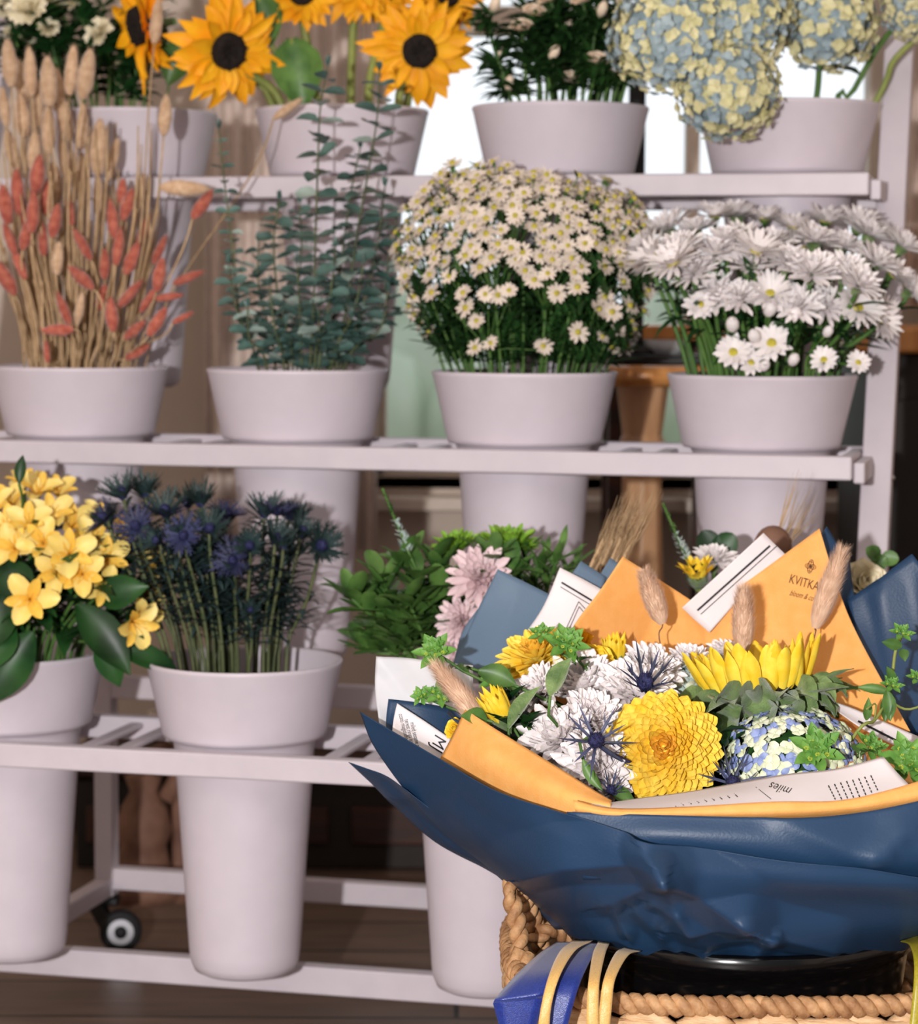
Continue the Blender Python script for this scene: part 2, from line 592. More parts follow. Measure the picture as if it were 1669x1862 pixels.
# black upright and tray on the stool
st = thing('wooden_stool', 'honey wood stool with stout tapered leg behind the rack', 'stool', (at(1172, 900, 3.15).x, 3.18, 0))
L0 = st.location
sc_ = at(1178, 684, 3.12)
sz = sc_.z
mb = MB()
mb.lathe([(.001, -.013), (.085, -.013), (.096, -.006), (.098, 0), (.096, .009), (.088, .013), (.001, .013)], 48)
part('seat', mb, 'oak', st, V((sc_.x, 3.19, sz)) - L0)
mb = MB()
lx = at(1170, 850, 3.14).x
mb.lathe([(.045, 0), (.03, sz * .18), (.033, sz * .5), (.026, sz * .75), (.026, sz * .84), (.033, sz * .86), (.026, sz * .89), (.034, sz - .014)], 8)
o = part('leg', mb, 'palewood', st, V((lx, 3.17, 0)) - L0, smooth=False, bevel=.004)
tr = tag(part('tray', MB().box((0, 0, 0), (.19, .12, .012)), 'black', None, (sc_.x - .005, 3.2, sz + .0193), smooth=False, bevel=.003), 'flat black tray lying on the honey wood stool', 'tray')
bx_ = at(1155, 500, 3.2)
up = thing('black_stand', 'black upright post rising from the tray before the window', 'stand', (bx_.x, 3.2, sz + .0255))
hz = at(1165, 120, 3.2).z - (sz + .0255)
part('post', MB().box((0, 0, hz / 2), (.021, .015, hz)), 'black', up, smooth=False, bevel=.002)
part('foot', MB().lathe([(.001, 0), (.03, 0), (.028, .006), (.012, .012), (.001, .012)], 24), 'black', up)
for i, px_ in enumerate((1120, 1208)):
    q = at(px_, 643, 3.2)
    tag(part('glass_dish', MB().lathe([(.001, 0), (.022, 0), (.027, .018), (.025, .018), (.02, .003), (.001, .003)], 24), 'glassg', None, (q.x, 3.2, sz + .0256)),
        'small pale dish on the tray, ' + ('left' if i == 0 else 'right') + ' of the black post', 'dish', 'pale dishes on the tray')
# chest at the wall, low down
ch = thing('wooden_chest', 'long dark wooden chest standing low against the back wall', 'chest', (at(500, 1500, 3.4).x, 3.45, 0))
L0 = ch.location
a, b_, c, d = rect(135, 1392, 1100, 1545, 3.36)
part('body', MB().box(V(((a + b_) / 2, 3.48, d / 2 - .01)) - L0, (b_ - a, .22, d - .02)), 'blackwood', ch, smooth=False, bevel=.004)
part('lid', MB().box(V(((a + b_) / 2, 3.475, d - .004)) - L0, (b_ - a + .02, .24, .024)), 'darkwood', ch, smooth=False, bevel=.004)
for k in range(4):
    part('panel', MB().box(V((a + (b_ - a) * (k + .5) / 4, 3.366, d / 2 - .01)) - L0, ((b_ - a) / 4 - .03, .01, d - .09)), 'darkwood', ch, smooth=False, bevel=.004)
# carved foot and cream bowl, blurred behind the rack
q = at(262, 1560, 3.2)
cf = thing('carved_figure', 'brown carved wooden ornament standing on floor behind rack', 'ornament', (q.x, 3.2, 0))
cf_m = MB().lathe([(.001, 0), (.05, 0), (.052, .02), (.035, .045), (.03, .07), (.036, .09), (.03, .12), (.018, .14), (.024, .16), (.001, .165)], 24, None, 0, .06)
part('base', cf_m, 'carved', cf)
part('scroll', MB().tube([V((.03, 0, .13)), V((.05, 0, .16)), V((.03, 0, .19)), V((0, 0, .18)), V((.01, 0, .16))], [.014, .018, .02, .016, .01], 10), 'carved', cf)
bz = .165
q = at(298, 1425, 3.2)
bw = tag(part('cream_bowl', MB().lathe([(.001, 0), (.015, 0), (.03, .012), (.04, .04), (.037, .04), (.028, .015), (.001, .006)], 32), 'sill', None, (q.x + .02, 3.2, .205)),
         'round cream bowl perched above the carved ornament', 'bowl')
part('stand', MB().lathe([(.03, -.205), (.01, -.19), (.01, -.02), (.016, 0)], 16, None, 0), 'carved', bw)

# ------------------------------------------------------------------ the flower rack
TH = .2363
sv, nv_ = V((math.cos(TH), -math.sin(TH), 0)), V((math.sin(TH), math.cos(TH), 0))
OO = V((0, 2.737, CH))
TIER = {1: (.1533, .2186), 2: (0, -.0757), 3: (-.2448, -.3661)}
UA = {1: -.4358, 2: -.4421, 3: -.4229}
SP = .2573


def RK(u, v, z):
    return OO + sv * u + nv_ * v + V((0, 0, z))


def PC(t_, j):
    return RK(UA[t_] + SP * j, TIER[t_][0], TIER[t_][1])


rack = thing('flower_rack', 'white metal three-tier rolling rack holding the flower buckets', 'rack', RK(0, 0, -CH))
L0 = rack.location.copy()


def rbar(name, a, b_, wd, ht, side=None, mt='rack'):
    return part(name, MB().bar(a - L0, b_ - L0, wd, ht, 0, side), mt, rack, smooth=False, bevel=.0025)


ul, ur = -.63, .434
for t_ in (1, 2, 3):
    v, z = TIER[t_]
    zr = z - .0925
    rbar('front_rail', RK(ul, v - .092, zr), RK(ur, v - .092, zr), .018, .0245)
    rbar('rear_rail', RK(ul, v + .092, zr - (.008 if t_ == 1 else 0)), RK(ur, v + .092, zr - (.008 if t_ == 1 else 0)), .018, .0245)
    for j in range(5):
        uu = UA[t_] + SP * (j - .5)
        if uu < ur and uu > ul:
            rbar('cross_strap', RK(uu - .02, v - .085, zr + .004), RK(uu - .02, v + .085, zr + .004), .016, .006)
            rbar('cross_strap', RK(uu + .02, v - .085, zr + .004), RK(uu + .02, v + .085, zr + .004), .016, .006)
    for u_ in (ur - .012, ul + .02):
        rbar('bracket', RK(u_ + .004, v - .08, zr), RK(u_ + .004, v + .08, zr), .014, .022)
for u0, u1 in ((.448, .452), (-.642, -.642)):
    p = rbar('post', RK(u0, -.2, -.73), RK(u1, .27, .37), .032, .03, side=sv)
    for t_ in (1, 2, 3):
        v, z = TIER[t_]
        zz = z - .11
        vv = -.2 + .47 * (zz + .73) / 1.1
        part('bolt', MB().ball(RK(u0 + (.017 if u0 > 0 else -.017), vv, zz) - L0, .004, 10), 'chrome', p)
        rbar('arm', RK(u0 - .008 * (1 if u0 > 0 else -1), v - .085, zz + .012), RK(u0 - .008 * (1 if u0 > 0 else -1), max(v + .09, vv), zz + .012), .012, .022)
for u_ in (-.457, .44):
    rbar('rear_post', RK(u_, .109, -.711), RK(u_, .109, -.18), .023, .023, side=sv)
rbar('base_rail', RK(-.457, .109, -.689), RK(.44, .109, -.689), .022, .026)
rbar('tier_back_rail', RK(-.457, .109, -.4585), RK(.44, .109, -.4585), .02, .0265)
rbar('base_rail', RK(-.64, -.17, -.715), RK(.448, -.17, -.715), .02, .030)
for u_ in (-.457, .44):
    rbar('base_side_rail', RK(u_, -.17, -.70), RK(u_, .109, -.70), .02, .022)
for u_, v_ in ((-.457, .109), (.44, .109), (-.635, -.17), (.447, -.17)):
    top = -.711 if v_ > 0 else -.732
    cs = part('caster', MB().box(RK(u_, v_, top - .006) - L0, (.03, .03, .01)).bar(RK(u_ - .012, v_ - .012, top - .004) - L0, RK(u_ + .012, v_ - .016, top - .04 if v_ > 0 else top - .02) - L0, .012, .02), 'black', rack, smooth=False, bevel=.003)
    wr = .025 if v_ > 0 else .0205
    ax = (sv * .35 - nv_ * .95).normalized()
    cc = RK(u_ + .022, v_ - .012, -CH + wr) - L0
    M4 = Matrix.Translation(cc) @ V((0, 0, 1)).rotation_difference(ax).to_matrix().to_4x4()
    wm = MB().lathe([(wr * .6, -.009), (wr * .92, -.009), (wr, -.006), (wr, .006), (wr * .92, .009), (wr * .6, .009)], 28, M4, 0)
    wm.lathe([(wr * .3, .0095), (wr * .62, .0095)], 28, M4, 1)
    wm.lathe([(.0005, .0115), (wr * .3, .0115), (wr * .3, .009)], 20, M4, 0)
    part('wheel', wm, ['rubber', 'chrome'], cs)

# ------------------------------------------------------------------ buckets
pp = [(.0005, -.323), (.046, -.323), (.052, -.320), (.0556, -.312), (.0572, -.30), (.0715, -.092), (.0728, -.083), (.076, -.0785), (.0825, -.0775), (.0842, -.073),
      (.0992, -.006), (.1003, -.004), (.1005, -.0015), (.0995, 0), (.0975, 0), (.096, -.004), (.081, -.072), (.074, -.078), (.069, -.09), (.055, -.31), (.0005, -.316)]
bm_ = MB().lathe(pp, 64).mesh('flower_bucket', 'pot')
LAB = {(1, 0): 'white plastic bucket of cream flowers, top shelf, leftmost', (1, 1): 'white plastic bucket holding the sunflowers, on top shelf',
       (1, 2): 'white plastic bucket of dark foliage and cream buds, on top shelf', (1, 3): 'white plastic bucket under the blue-yellow hydrangeas, top shelf right end',
       (2, 0): 'white plastic bucket of dried bunny tail grass, middle shelf', (2, 1): 'white plastic bucket of eucalyptus stems, middle shelf',
       (2, 2): 'white plastic bucket of small asters with yellow centres, middle shelf', (2, 3): 'white plastic bucket of large white chrysanthemums, middle shelf right end',
       (3, 0): 'white plastic bucket of yellow alstroemeria at the left edge, lowest shelf', (3, 1): 'white plastic bucket of blue thistles, lowest shelf, rim seen from above',
       (3, 2): 'white plastic bucket just left of the woven basket, lowest shelf', (3, 3): 'white plastic bucket behind the wrapped bouquet, lowest shelf'}
for (t_, j), lab in LAB.items():
    o = obj('flower_bucket', bm_, None, PC(t_, j))
    tag(o, lab, 'bucket', 'white flower buckets in the rack')
    o.rotation_euler.z = R.uniform(0, 6)


# ------------------------------------------------------------------ flower heads (built facing +Z, origin at base)
def merge_petals(rings, m=0, z0=0, base_r=.004):
    """rings: (n, L, W, e0, e1, cup, r, z, matidx)"""
    mb = MB()
    for k, q in enumerate(rings):
        n_, L, W, e0, e1, cup, r, z, mi = q[:9]
        kw = q[9] if len(q) > 9 else {}
        off = R.uniform(0, 6)
        for i in range(n_):
            a = off + 2 * PI * (i + R.uniform(-.22, .22)) / n_
            j = kw.get('j', .12)
            M4 = RZ(a) @ Matrix.Translation((r, 0, z))
            M4 = M4 @ Matrix.Rotation(R.uniform(-.25, .25), 4, 'X')
            mb.petal(M4, L * R.uniform(1 - j, 1 + j), W * R.uniform(.85, 1.12), e0 + R.uniform(-j, j), e1 + R.uniform(-j, j) * 2, cup,
                     kw.get('nu', 4), kw.get('nv', 2), mi, kw.get('mx', .6), kw.get('base', .4), kw.get('point', False), kw.get('rip', 0))
    return mb


def sunflower_parts(r=.056, op=0, n=20, yel='sun', k=1):
    """op = opening elevation of petals"""
    rd = r * .31
    pet = merge_petals([(n + 3, r - rd, .0165 * r / .056, .15 + op, -.25 + op, .16, rd * .92, 0, 0, dict(point=True, mx=.45, nu=6 if k > 1 else 5, rip=.07, j=.28)),
                        (n, (r - rd) * .92, .0155 * r / .056, .35 + op, .1 + op, .18, rd * .85, .002, 0, dict(point=True, mx=.45, nu=6 if k > 1 else 5, rip=.07, j=.3))])
    dk = MB().lathe([(rd, 0), (rd, .006), (rd * .85, .011), (rd * .5, .010), (rd * .3, .008), (.0004, .007)], 28, None, 0, .03)
    for i in range(120):
        rr = rd * math.sqrt(R.random())
        a = R.uniform(0, 2 * PI)
        dk.ball((rr * math.cos(a), rr * math.sin(a), .0095), .0012, 5, 0, (1, 1, 1.6))
    br_ = merge_petals([(14, rd * 1.35, .012, -.3 + op, .35 + op * .8, .1, rd * .7, -.006, 0, dict(point=True, mx=.35)),
                        (12, rd * 1.1, .013, -.6 + op, .1 + op * .5, .1, rd * .5, -.009, 0, dict(point=True, mx=.35))])
    br_.lathe([(rd, 0), (rd * .8, -.008), (rd * .3, -.014), (.004, -.022), (.003, -.03)], 20)
    return [('petals', pet.mesh('petals', yel)), ('seed_disk', dk.mesh('seed_disk', 'disk')), ('bracts', br_.mesh('bracts', 'bract'))]


def mum_mesh(r, rings, m1, m2=None, flat=.2, k=1, wide=.3, name='blossom'):
    q = []
    for i in range(rings):
        f_ = i / (rings - 1)
        L = r * (1 - .62 * f_)
        q.append((int(18 - 8 * f_), L, r * wide * (1 - .35 * f_), flat - .15 + f_ * .9, flat + .1 + f_ * 1.25, .32, .003 * (1 - f_), f_ * r * .22, 1 if (m2 and f_ > .72) else 0,
                  dict(mx=.7, nu=5 if k > 1 else 4, nv=2 if k > 1 else 1, base=.35)))
    mb = merge_petals(q)
    mb.lathe([(r * .3, .0), (r * .25, -.004), (.003, -.012)], 12, None, 2)
    return mb.mesh(name, [m1, m2 or m1, 'bract'])


def daisy_mesh(r, m1='aster', n=13, rings=1, name='blossom', seg=2, pw=.34):
    mb = MB()
    for g_ in range(rings):
        for i in range(n):
            a = 2 * PI * (i + R.uniform(-.2, .2) + .5 * g_) / n
            mb.petal(RZ(a) @ Matrix.Translation((r * .15, 0, .001 * g_)), r * R.uniform(.75, .95), r * pw, .15 + .25 * g_ + R.uniform(-.2, .2), .1 + .3 * g_ + R.uniform(-.3, .2), .12, 3, 1, 0, .6, .4)
    mb.lathe([(r * .27, 0), (r * .24, .0022), (r * .12, .0035), (.0002, .0035)], 10, None, 1, .1)
    mb.lathe([(r * .22, .0), (r * .18, -.004), (.001, -.006)], 8, None, 2)
    return mb.mesh(name, [m1, 'astc', 'stem'])


def hydrangea_mesh(r, n, mats, fr=.0075, zs=1.0, name='florets', thr=-.45, round_=False):
    mb = MB()
    k = 0
    for i in range(n):
        z = 1 - (1 - thr) * (i + .5) / n
        a = i * 2.39996
        s_ = math.sqrt(max(0, 1 - z * z))
        d = V((s_ * math.cos(a), s_ * math.sin(a), z))
        d = (d + V((R.uniform(-.1, .1), R.uniform(-.1, .1), R.uniform(-.1, .1)))).normalized()
        p = V((d.x, d.y, d.z * zs)) * r * R.uniform(.86, 1.08)
        mi = R.randrange(len(mats) - 1)
        q = V((0, 0, 1)).rotation_difference(d).to_matrix().to_4x4()
        M0 = Matrix.Translation(p) @ q @ RZ(R.uniform(0, 6))
        ff = fr * R.uniform(.8, 1.15)
        for j in range(4):
            mi = R.randrange(len(mats) - 1) if round_ and R.random() < .35 else mi
            mb.petal(M0 @ RZ(j * PI / 2 + R.uniform(-.15, .15)), ff, ff * (1.12 if round_ else 1.05), R.uniform(.7, 1.1) if round_ else R.uniform(.1, .7), R.uniform(-.6, .2) if round_ else R.uniform(-.2, .9), -.18 if round_ else .1, 5 if round_ else 2, 2 if round_ else 1, mi, .62, .45)
        if round_:
            mb.ball(M0 @ V((0, 0, .001)), .0011, 6, mi)
    mb.ball((0, 0, 0), r * .86, 16, len(mats) - 1, (1, 1, zs))
    return mb.mesh(name, mats)


def tail_mesh(L, r, mt, hairs=60, hl=.006, seg=10):
    mb = MB()
    n_ = 9
    pr = []
    for i in range(n_ + 1):
        q = i / n_
        pr.append((max(.0004, r * (math.sin(PI * min(1, q * .94 + .035)) ** .5) * (1 - .25 * q)), q * L))
    mb.lathe(pr, seg, None, 0, .1)
    for i in range(hairs):
        q = R.random() ** .9
        a = R.uniform(0, 2 * PI)
        rr = r * (math.sin(PI * min(1, q * .94 + .035)) ** .5) * (1 - .25 * q)
        p = V((rr * math.cos(a) * .9, rr * math.sin(a) * .9, q * L))
        d = V((math.cos(a) * .55, math.sin(a) * .55, 1.0)).normalized()
        t2 = V((-math.sin(a), math.cos(a), 0)) * (.00028 if hairs > 200 else .0005)
        l_ = hl * R.uniform(.5, 1.2)
        k = len(mb.v)
        mb.v += [p - t2, p + t2, p + d * l_ + V((R.uniform(-1, 1), R.uniform(-1, 1), 0)) * hl * .15]
        mb.f.append([k, k + 1, k + 2])
        mb.m.append(0)
    return mb.mesh('tail', mt)


def thistle_mesh(r, n=11, k=1, lift=0):
    cone = MB()
    ch_ = r * .42
    cone.lathe([(r * .13, 0), (r * .19, ch_ * .3), (r * .18, ch_ * .6), (r * .1, ch_ * .92), (.0003, ch_)], 14, None, 0, .08)
    for i in range(90 if k > 1 else 24):
        q = R.random()
        a = R.uniform(0, 6.28)
        rr = r * .19 * math.sin(PI * (.2 + .75 * q))
        cone.petal(Matrix.Translation((rr * math.cos(a), rr * math.sin(a), ch_ * q)) @ RZ(a), r * .1, r * .03, .3 + q * .8, .5 + q, 0, 1, 1, 0, .3, .8, True)
    brm = MB()
    for i in range(n):
        a = 2 * PI * (i + R.uniform(-.25, .25)) / n
        L = r * R.uniform(.8, 1.1)
        M4 = RZ(a) @ Matrix.Translation((r * .08, 0, 0))
        e0, e1 = R.uniform(.1, .5) + lift, R.uniform(.2, .7) + lift
        brm.petal(M4, L, r * (.085 if k > 1 else .16), e0, e1, .3, 5, 1, 0, .3, .5, True)
        for s_ in (-1, 1):
            for q in ((.45,) if k > 1 else (.3, .5, .7)):
                p = M4 @ V((L * q * math.cos(e0 + .1), s_ * r * .03, L * q * math.sin(e0 + .1)))
                brm.petal(Matrix.Translation(p) @ RZ(a + s_ * .6), L * .28, r * .05, e0 + .1, e1, .2, 2, 1, 0, .2, .7, True)
    return [('cone', cone.mesh('cone', 'thc')), ('bracts', brm.mesh('bracts', ['thb2' if k > 1 else ('thb' if lift < .2 else 'thg')]))]


def bud_mesh(r, mt):
    mb = MB()
    mb.ball((0, 0, r * .9), r * .6, 10, 0, (1, 1, 1.6))
    for i in range(7):
        mb.petal(RZ(i * .9) @ Matrix.Translation((r * .2, 0, 0)), r * 1.9, r * .9, 1.0, 1.9, .3, 4, 1, 0, .6, .5)
    for i in range(6):
        mb.petal(RZ(i * 1.05) @ Matrix.Translation((r * .1, 0, -.001)), r * 1.0, r * .45, .8, 1.6, .2, 3, 1, 1, .4, .5, True)
    return mb.mesh('bud', [mt, 'stem'])


def rose_mesh(r, mt):
    mb = MB()
    for g_ in range(5):
        f_ = g_ / 4
        for i in range(7 - g_):
            mb.petal(RZ(i * 2 * PI / (7 - g_) + g_ * .6 + R.uniform(-.2, .2)) @ Matrix.Translation((r * .1, 0, 0)), r * (1.15 - .25 * f_), r * (1.0 - .4 * f_), .35 + .9 * f_, .5 + 1.2 * f_, .3, 4, 2, 0, .7, .4, False, .03)
    return mb.mesh('blossom', [mt])


def alst_mesh(r, v=0):
    mb = MB()
    for i in range(3):
        mb.petal(RZ(i * 2.094 + R.uniform(-.1, .1)), r * 1.2, r * .66, 1.15, .1 + R.uniform(-.3, .3), .25, 6, 2, 0, .62, .2, False, .035)
    for i in range(3):
        mb.petal(RZ(i * 2.094 + 1.047), r * 1.1, r * .42, 1.15, .3 + R.uniform(-.2, .3), .2, 6, 2, 1, .6, .2, False, .02)
    for i in range(6):
        a = i * 1.05
        mb.tube([V((0, 0, 0)), V((math.cos(a) * r * .1, math.sin(a) * r * .1, r * .5)), V((math.cos(a) * r * .25, math.sin(a) * r * .25, r * .75))], r * .012, 4, 1)
    return mb.mesh('blossom', ['alst', 'alsd'])


def pot_of(w):
    for t_ in (1, 2, 3):
        for j in range(4):
            c = PC(t_, j)
            if math.hypot(w.x - c.x, w.y - c.y) < .075 and -.33 < w.z - c.z < 0:
                return c
    return None


def rim_point(c, h, w=None):
    off = V((h.x - c.x, h.y - c.y, 0))
    up_ = max(.02, h.z - c.z)
    k = off * (.62 if up_ > .1 else .8)
    if k.length > .080:
        k = k * (.080 / k.length)
    return c + k + V((0, 0, .004))


def stem_curve(p0, p1, d1, n=8, d0=None, sway=.01):
    """points of a stem from p0 to p1 (local to the thing last made); in a bucket it leaves over the rim"""
    w0 = LAST[0] + p0
    c = pot_of(w0)
    d1 = V(d1).normalized()
    if c is not None:
        rp = rim_point(c, LAST[0] + p1) - LAST[0]
        L = (p1 - rp).length
        t0 = (rp - p0).normalized()
        return [p0] + bez(rp, rp + t0 * L * .38 + V((R.uniform(-1, 1), R.uniform(-1, 1), 0)) * sway * .6, p1 - d1 * L * .3, p1, n - 1)
    L = (p1 - p0).length
    d0 = V(d0) if d0 else V((0, 0, 1))
    return bez(p0, p0 + d0 * L * .35 + V((R.uniform(-1, 1), R.uniform(-1, 1), 0)) * sway, p1 - d1 * L * .3, p1, n)


def in_pot(t_, j, spread=.05, depth=-.2, dirto=None):
    spread = min(spread, .04)
    c = PC(t_, j)
    if dirto is not None:
        dxy = V((dirto.x - c.x, dirto.y - c.y, 0))
        k = min(1, spread / max(.001, dxy.length * .55))
        off = dxy * .55 * k
    else:
        a = R.uniform(0, 6.28)
        off = V((math.cos(a), math.sin(a), 0)) * spread * R.random()
    return c + off + V((0, 0, depth))


def flower(name, label, cat, base, head, d, parts, scale=1, roll=None, srad=.0018, smat='stem', group=None, leaves=None, bend_d=None, mid=None, prad=1.0):
    """one cut flower: empty at stem base > stem, head parts, leaf"""
    o = thing(name, label, cat, base, group)
    h = head - base
    pts = stem_curve(V((0, 0, 0)), h, bend_d or d, 9)
    if mid:
        pc = pot_of(base)
        pts = cat1([V((0, 0, 0))] + ([rim_point(pc, mid[0]) - base] if pc else []) + [q - base for q in mid] + [h], 12)
    part('stem', MB().tube(pts, [srad * 1.15] * (len(pts) - 1) + [srad], 6), smat, o)
    roll = R.uniform(0, 6) if roll is None else roll
    for nm, me in parts:
        orient(obj(nm, me, o, h), d, roll, scale)
    if leaves:
        n_, L, W, mt = leaves[:4]
        q0, q1 = leaves[4] if len(leaves) > 4 else (.35, .92)
        lf = MB()
        for i in range(n_):
            q = q0 + (q1 - q0) * R.random()
            k = q * (len(pts) - 1)
            p = pts[int(k)].lerp(pts[min(int(k) + 1, len(pts) - 1)], k - int(k))
            a = R.uniform(0, 6.28)
            lf.leaf(p, V((math.cos(a), math.sin(a), R.uniform(-.1, .9))), L * R.uniform(.6, 1.2), W * R.uniform(.7, 1.2), 0, R.uniform(-.9, .1))
        part('leaf' if n_ < 3 else 'foliage', lf, mt, o)
    return o


# ================================================================== tier 1
# cream carnations
cr_ms = [mum_mesh(.02, 5, 'cream', None, .35, wide=.5), mum_mesh(.02, 5, 'cream', None, .5, wide=.5)]
lst = []
for i, (x, y, r, dy) in enumerate([(7, 17, 24, -.02), (54, 22, 36, -.06), (100, 8, 20, 0), (89, 54, 19, -.05), (50, 72, 16, 0), (134, 2, 24, 0), (183, 62, 27, -.05), (215, 114, 14, 0), (238, 114, 13, .02), (221, 168, 9, 0), (20, 60, 15, 0), (150, 88, 12, 0),
                                   (100, -60, 26, 0), (30, -70, 26, 0)]):
    c = PC(1, 0)
    h = at(x, y, c.y + dy)
    o = flower('cream_carnation', 'x', 'flower', in_pot(1, 0, .06, -.2, h), h, (R.uniform(-.4, .4), -.8, .5), [('blossom', cr_ms[i % 2])], r / 27 * .9,
               leaves=(24, .045, .014, 'leaf', (.5, .99)), group='cream carnations in the top left bucket')
    lst.append((o, h))
name_by_place(lst, 'cream carnation', 'of the top left bucket')
# extra foliage sprigs in the cream bucket
lst = []
for i in range(14):
    c = PC(1, 0)
    h = at(R.uniform(-10, 330), R.uniform(-20, 150), c.y + R.uniform(-.06, .08))
    o = thing('leafy_sprig', 'x', 'foliage', in_pot(1, 0, .06, -.2, h), 'leafy green sprigs in the top left bucket')
    hb = h - o.location
    pts = stem_curve(V((0, 0, 0)), hb, (0, 0, 1), 8)
    part('stem', MB().tube(pts, .0014, 5), 'stem', o)
    lf = MB()
    for k in range(34):
        q = R.uniform(.5, 1) * 8
        p = pts[min(7, int(q))].lerp(pts[min(8, int(q) + 1)], q - int(q))
        a = R.uniform(0, 6.28)
        lf.leaf(p, V((math.cos(a), math.sin(a), R.uniform(0, 1))), R.uniform(.02, .042), R.uniform(.008, .014), 0, R.uniform(-.8, 0))
    part('foliage', lf, 'leaf', o)
    lst.append((o, h))
name_by_place(lst, 'dark green leafy sprig', 'of the top left bucket')

# sunflowers
sf = [sunflower_parts(.056), sunflower_parts(.056, .15), sunflower_parts(.06, -.1)]
SFL = [(262, 45, -.03, (-.85, -.45, -.15), 1.3, 0, 'golden sunflower turned sideways above the cream carnations'),
       (412, 92, -.08, (.5, -.8, -.2), 1.14, 2, 'large golden sunflower with dark oval disk, upper left, facing the lens'),
       (548, -8, -.02, (.1, -.9, .35), .85, 0, 'sunflower cut off by the top edge, right of large one'),
       (648, -28, 0, (.2, -.8, .4), .85, 2, 'sunflower whose lower petals hang from top edge above the eucalyptus'),
       (762, 92, -.06, (.1, -.95, -.2), 1.05, 2, 'large golden sunflower left of the bright window gap, dark round disk'),
       (812, -5, 0, (.3, -.8, .3), .8, 1, 'sunflower peeking out above and behind the window-side sunflower'),
       (700, -10, .02, (-.3, -.8, .3), .75, 0, 'small sunflower at top edge between two larger ones')]
for x, y, dy, d, sc, v, lab in SFL:
    c = PC(1, 1)
    h = at(x, y, c.y + dy)
    flower('sunflower', lab, 'sunflower', in_pot(1, 1, .06, -.2, h), h - V(d).normalized() * .0, d, sf[v], sc, srad=.0045, smat='stemy', group='sunflowers in the top shelf bucket',
           leaves=(2, .06, .045, 'leafm', (.3, .5)) if v != 2 and y > -20 and x < 500 else None, bend_d=(d[0] * .5, d[1] * .5, .8))
for x, y, L, W, a in [(530, 110, .085, .06, (.2, -.3, -1)), (470, 30, .06, .04, (.3, -.2, -1)), (345, 110, .06, .04, (-.5, -.2, -1))]:
    c = PC(1, 1)
    h = at(x, y - 40, c.y - .03)
    o = thing('sunflower_greenery', 'broad drooping green leaf beside the large sunflowers, around ' + ('lower right' if x > 500 else 'upper right' if x > 400 else 'lower left') + ' of left bloom', 'foliage', in_pot(1, 1, .05, -.2, h), 'broad leaves among the sunflowers')
    part('stem', MB().tube(stem_curve(V((0, 0, 0)), h - o.location, (0, 0, 1)), .003, 6), 'stemy', o)
    part('leaf', MB().leaf(h - o.location, a, L, W, 0, -.4, .3, nv=2, nu=6, up=(0, -1, .3)), 'leafm', o)

# dark foliage with cream buds
pb = [rose_mesh(.014, 'peach'), bud_mesh(.010, 'peach')]
lst = []
BUDS = [(970, 28), (1025, 60), (1000, 2), (1130, 12), (948, 55), (1000, 108), (1085, 115), (925, 165), (1060, 5), (895, 20), (1160, 60), (905, 110), (1120, 130), (1150, 95), (1040, 150), (1090, 30)]
for i in range(34):
    c = PC(1, 2)
    if i < len(BUDS):
        h = at(BUDS[i][0], BUDS[i][1], c.y - .07 + R.uniform(-.02, .03))
    else:
        h = at(R.uniform(870, 1180), R.uniform(-30, 110), c.y + R.uniform(-.06, .08))
    d = (R.uniform(-.5, .5), -.5, .8)
    parts_ = [('bud', pb[i % 2])] if i < len(BUDS) else []
    o = flower('budding_greenery' if parts_ else 'leafy_greenery', 'x', 'foliage', in_pot(1, 2, .07, -.2, h), h, d, parts_, 1 if i % 2 else .9, leaves=(50, .034, .011, 'leafb', (.42, .96)), group='leafy stems in the top shelf third bucket')
    lst.append((o, h))
name_by_place(lst, 'dark leafy stem with' + ' or without bud', 'above third top bucket', 9)
for o, h in lst:
    o['label'] = o['label'].replace('with or without bud', 'with cream bud' if o.name.startswith('budding') else 'without flower')

# hydrangeas
hm = [hydrangea_mesh(.058, 380, ['hyb', 'hyy', 'hyb', 'hyy', 'hyb'], .0068, .85), hydrangea_mesh(.045, 260, ['hyy', 'hyy', 'hyb', 'hyb'], .0068, .9)]
c = PC(1, 3)
for x, y, dy, d, v, sc, lab in [(1225, 60, -.12, (-.3, -.8, .6), 0, 1.15, 'big blue and yellow hydrangea head, left one of the overhanging mass'),
                                (1330, 30, -.10, (.2, -.7, .7), 0, 1.1, 'blue and yellow hydrangea head at top edge above bucket'),
                                (1322, 160, -.135, (.0, -1, .1), 1, 1.15, 'lowest hydrangea head, drooping over the bucket rim'),
                                (1500, 40, -.05, (.2, -.8, .5), 1, 1.18, 'yellower hydrangea head right of the bright gap'),
                                (1660, 20, -.05, (.3, -.8, .5), 1, .75, 'small hydrangea head in the top right corner')]:
    h = at(x, y, c.y + dy)
    mid = None
    b0 = in_pot(1, 3, .06, -.18, h)
    if x == 1660:
        mid = [at(1545, 175, c.y + .0), at(1600, 80, c.y - .02)]
    flower('hydrangea', lab, 'hydrangea', b0, h, d, [('florets', hm[v])], sc, srad=.003, smat='stem', group='hydrangeas in the top right bucket', leaves=(2, .05, .03, 'leaf', (.6, .7)), mid=mid)
o = thing('bent_greenery', 'bare olive stem bending out of the hydrangea bucket to the right edge', 'stem', in_pot(1, 3, .02, -.18))
part('stem', MB().tube(cat1([V((0, 0, 0)), at(1592, 185, c.y) - o.location, at(1625, 110, c.y - .01) - o.location, at(1690, 50, c.y - .02) - o.location], 14), .0035, 8), 'stemy', o)

# ================================================================== tier 2
# bunny tails
def pxdir(ang):     # degrees from vertical, negative leans right
    a = math.radians(ang)
    return V((-math.sin(a), R.uniform(-.15, .15), math.cos(a)))


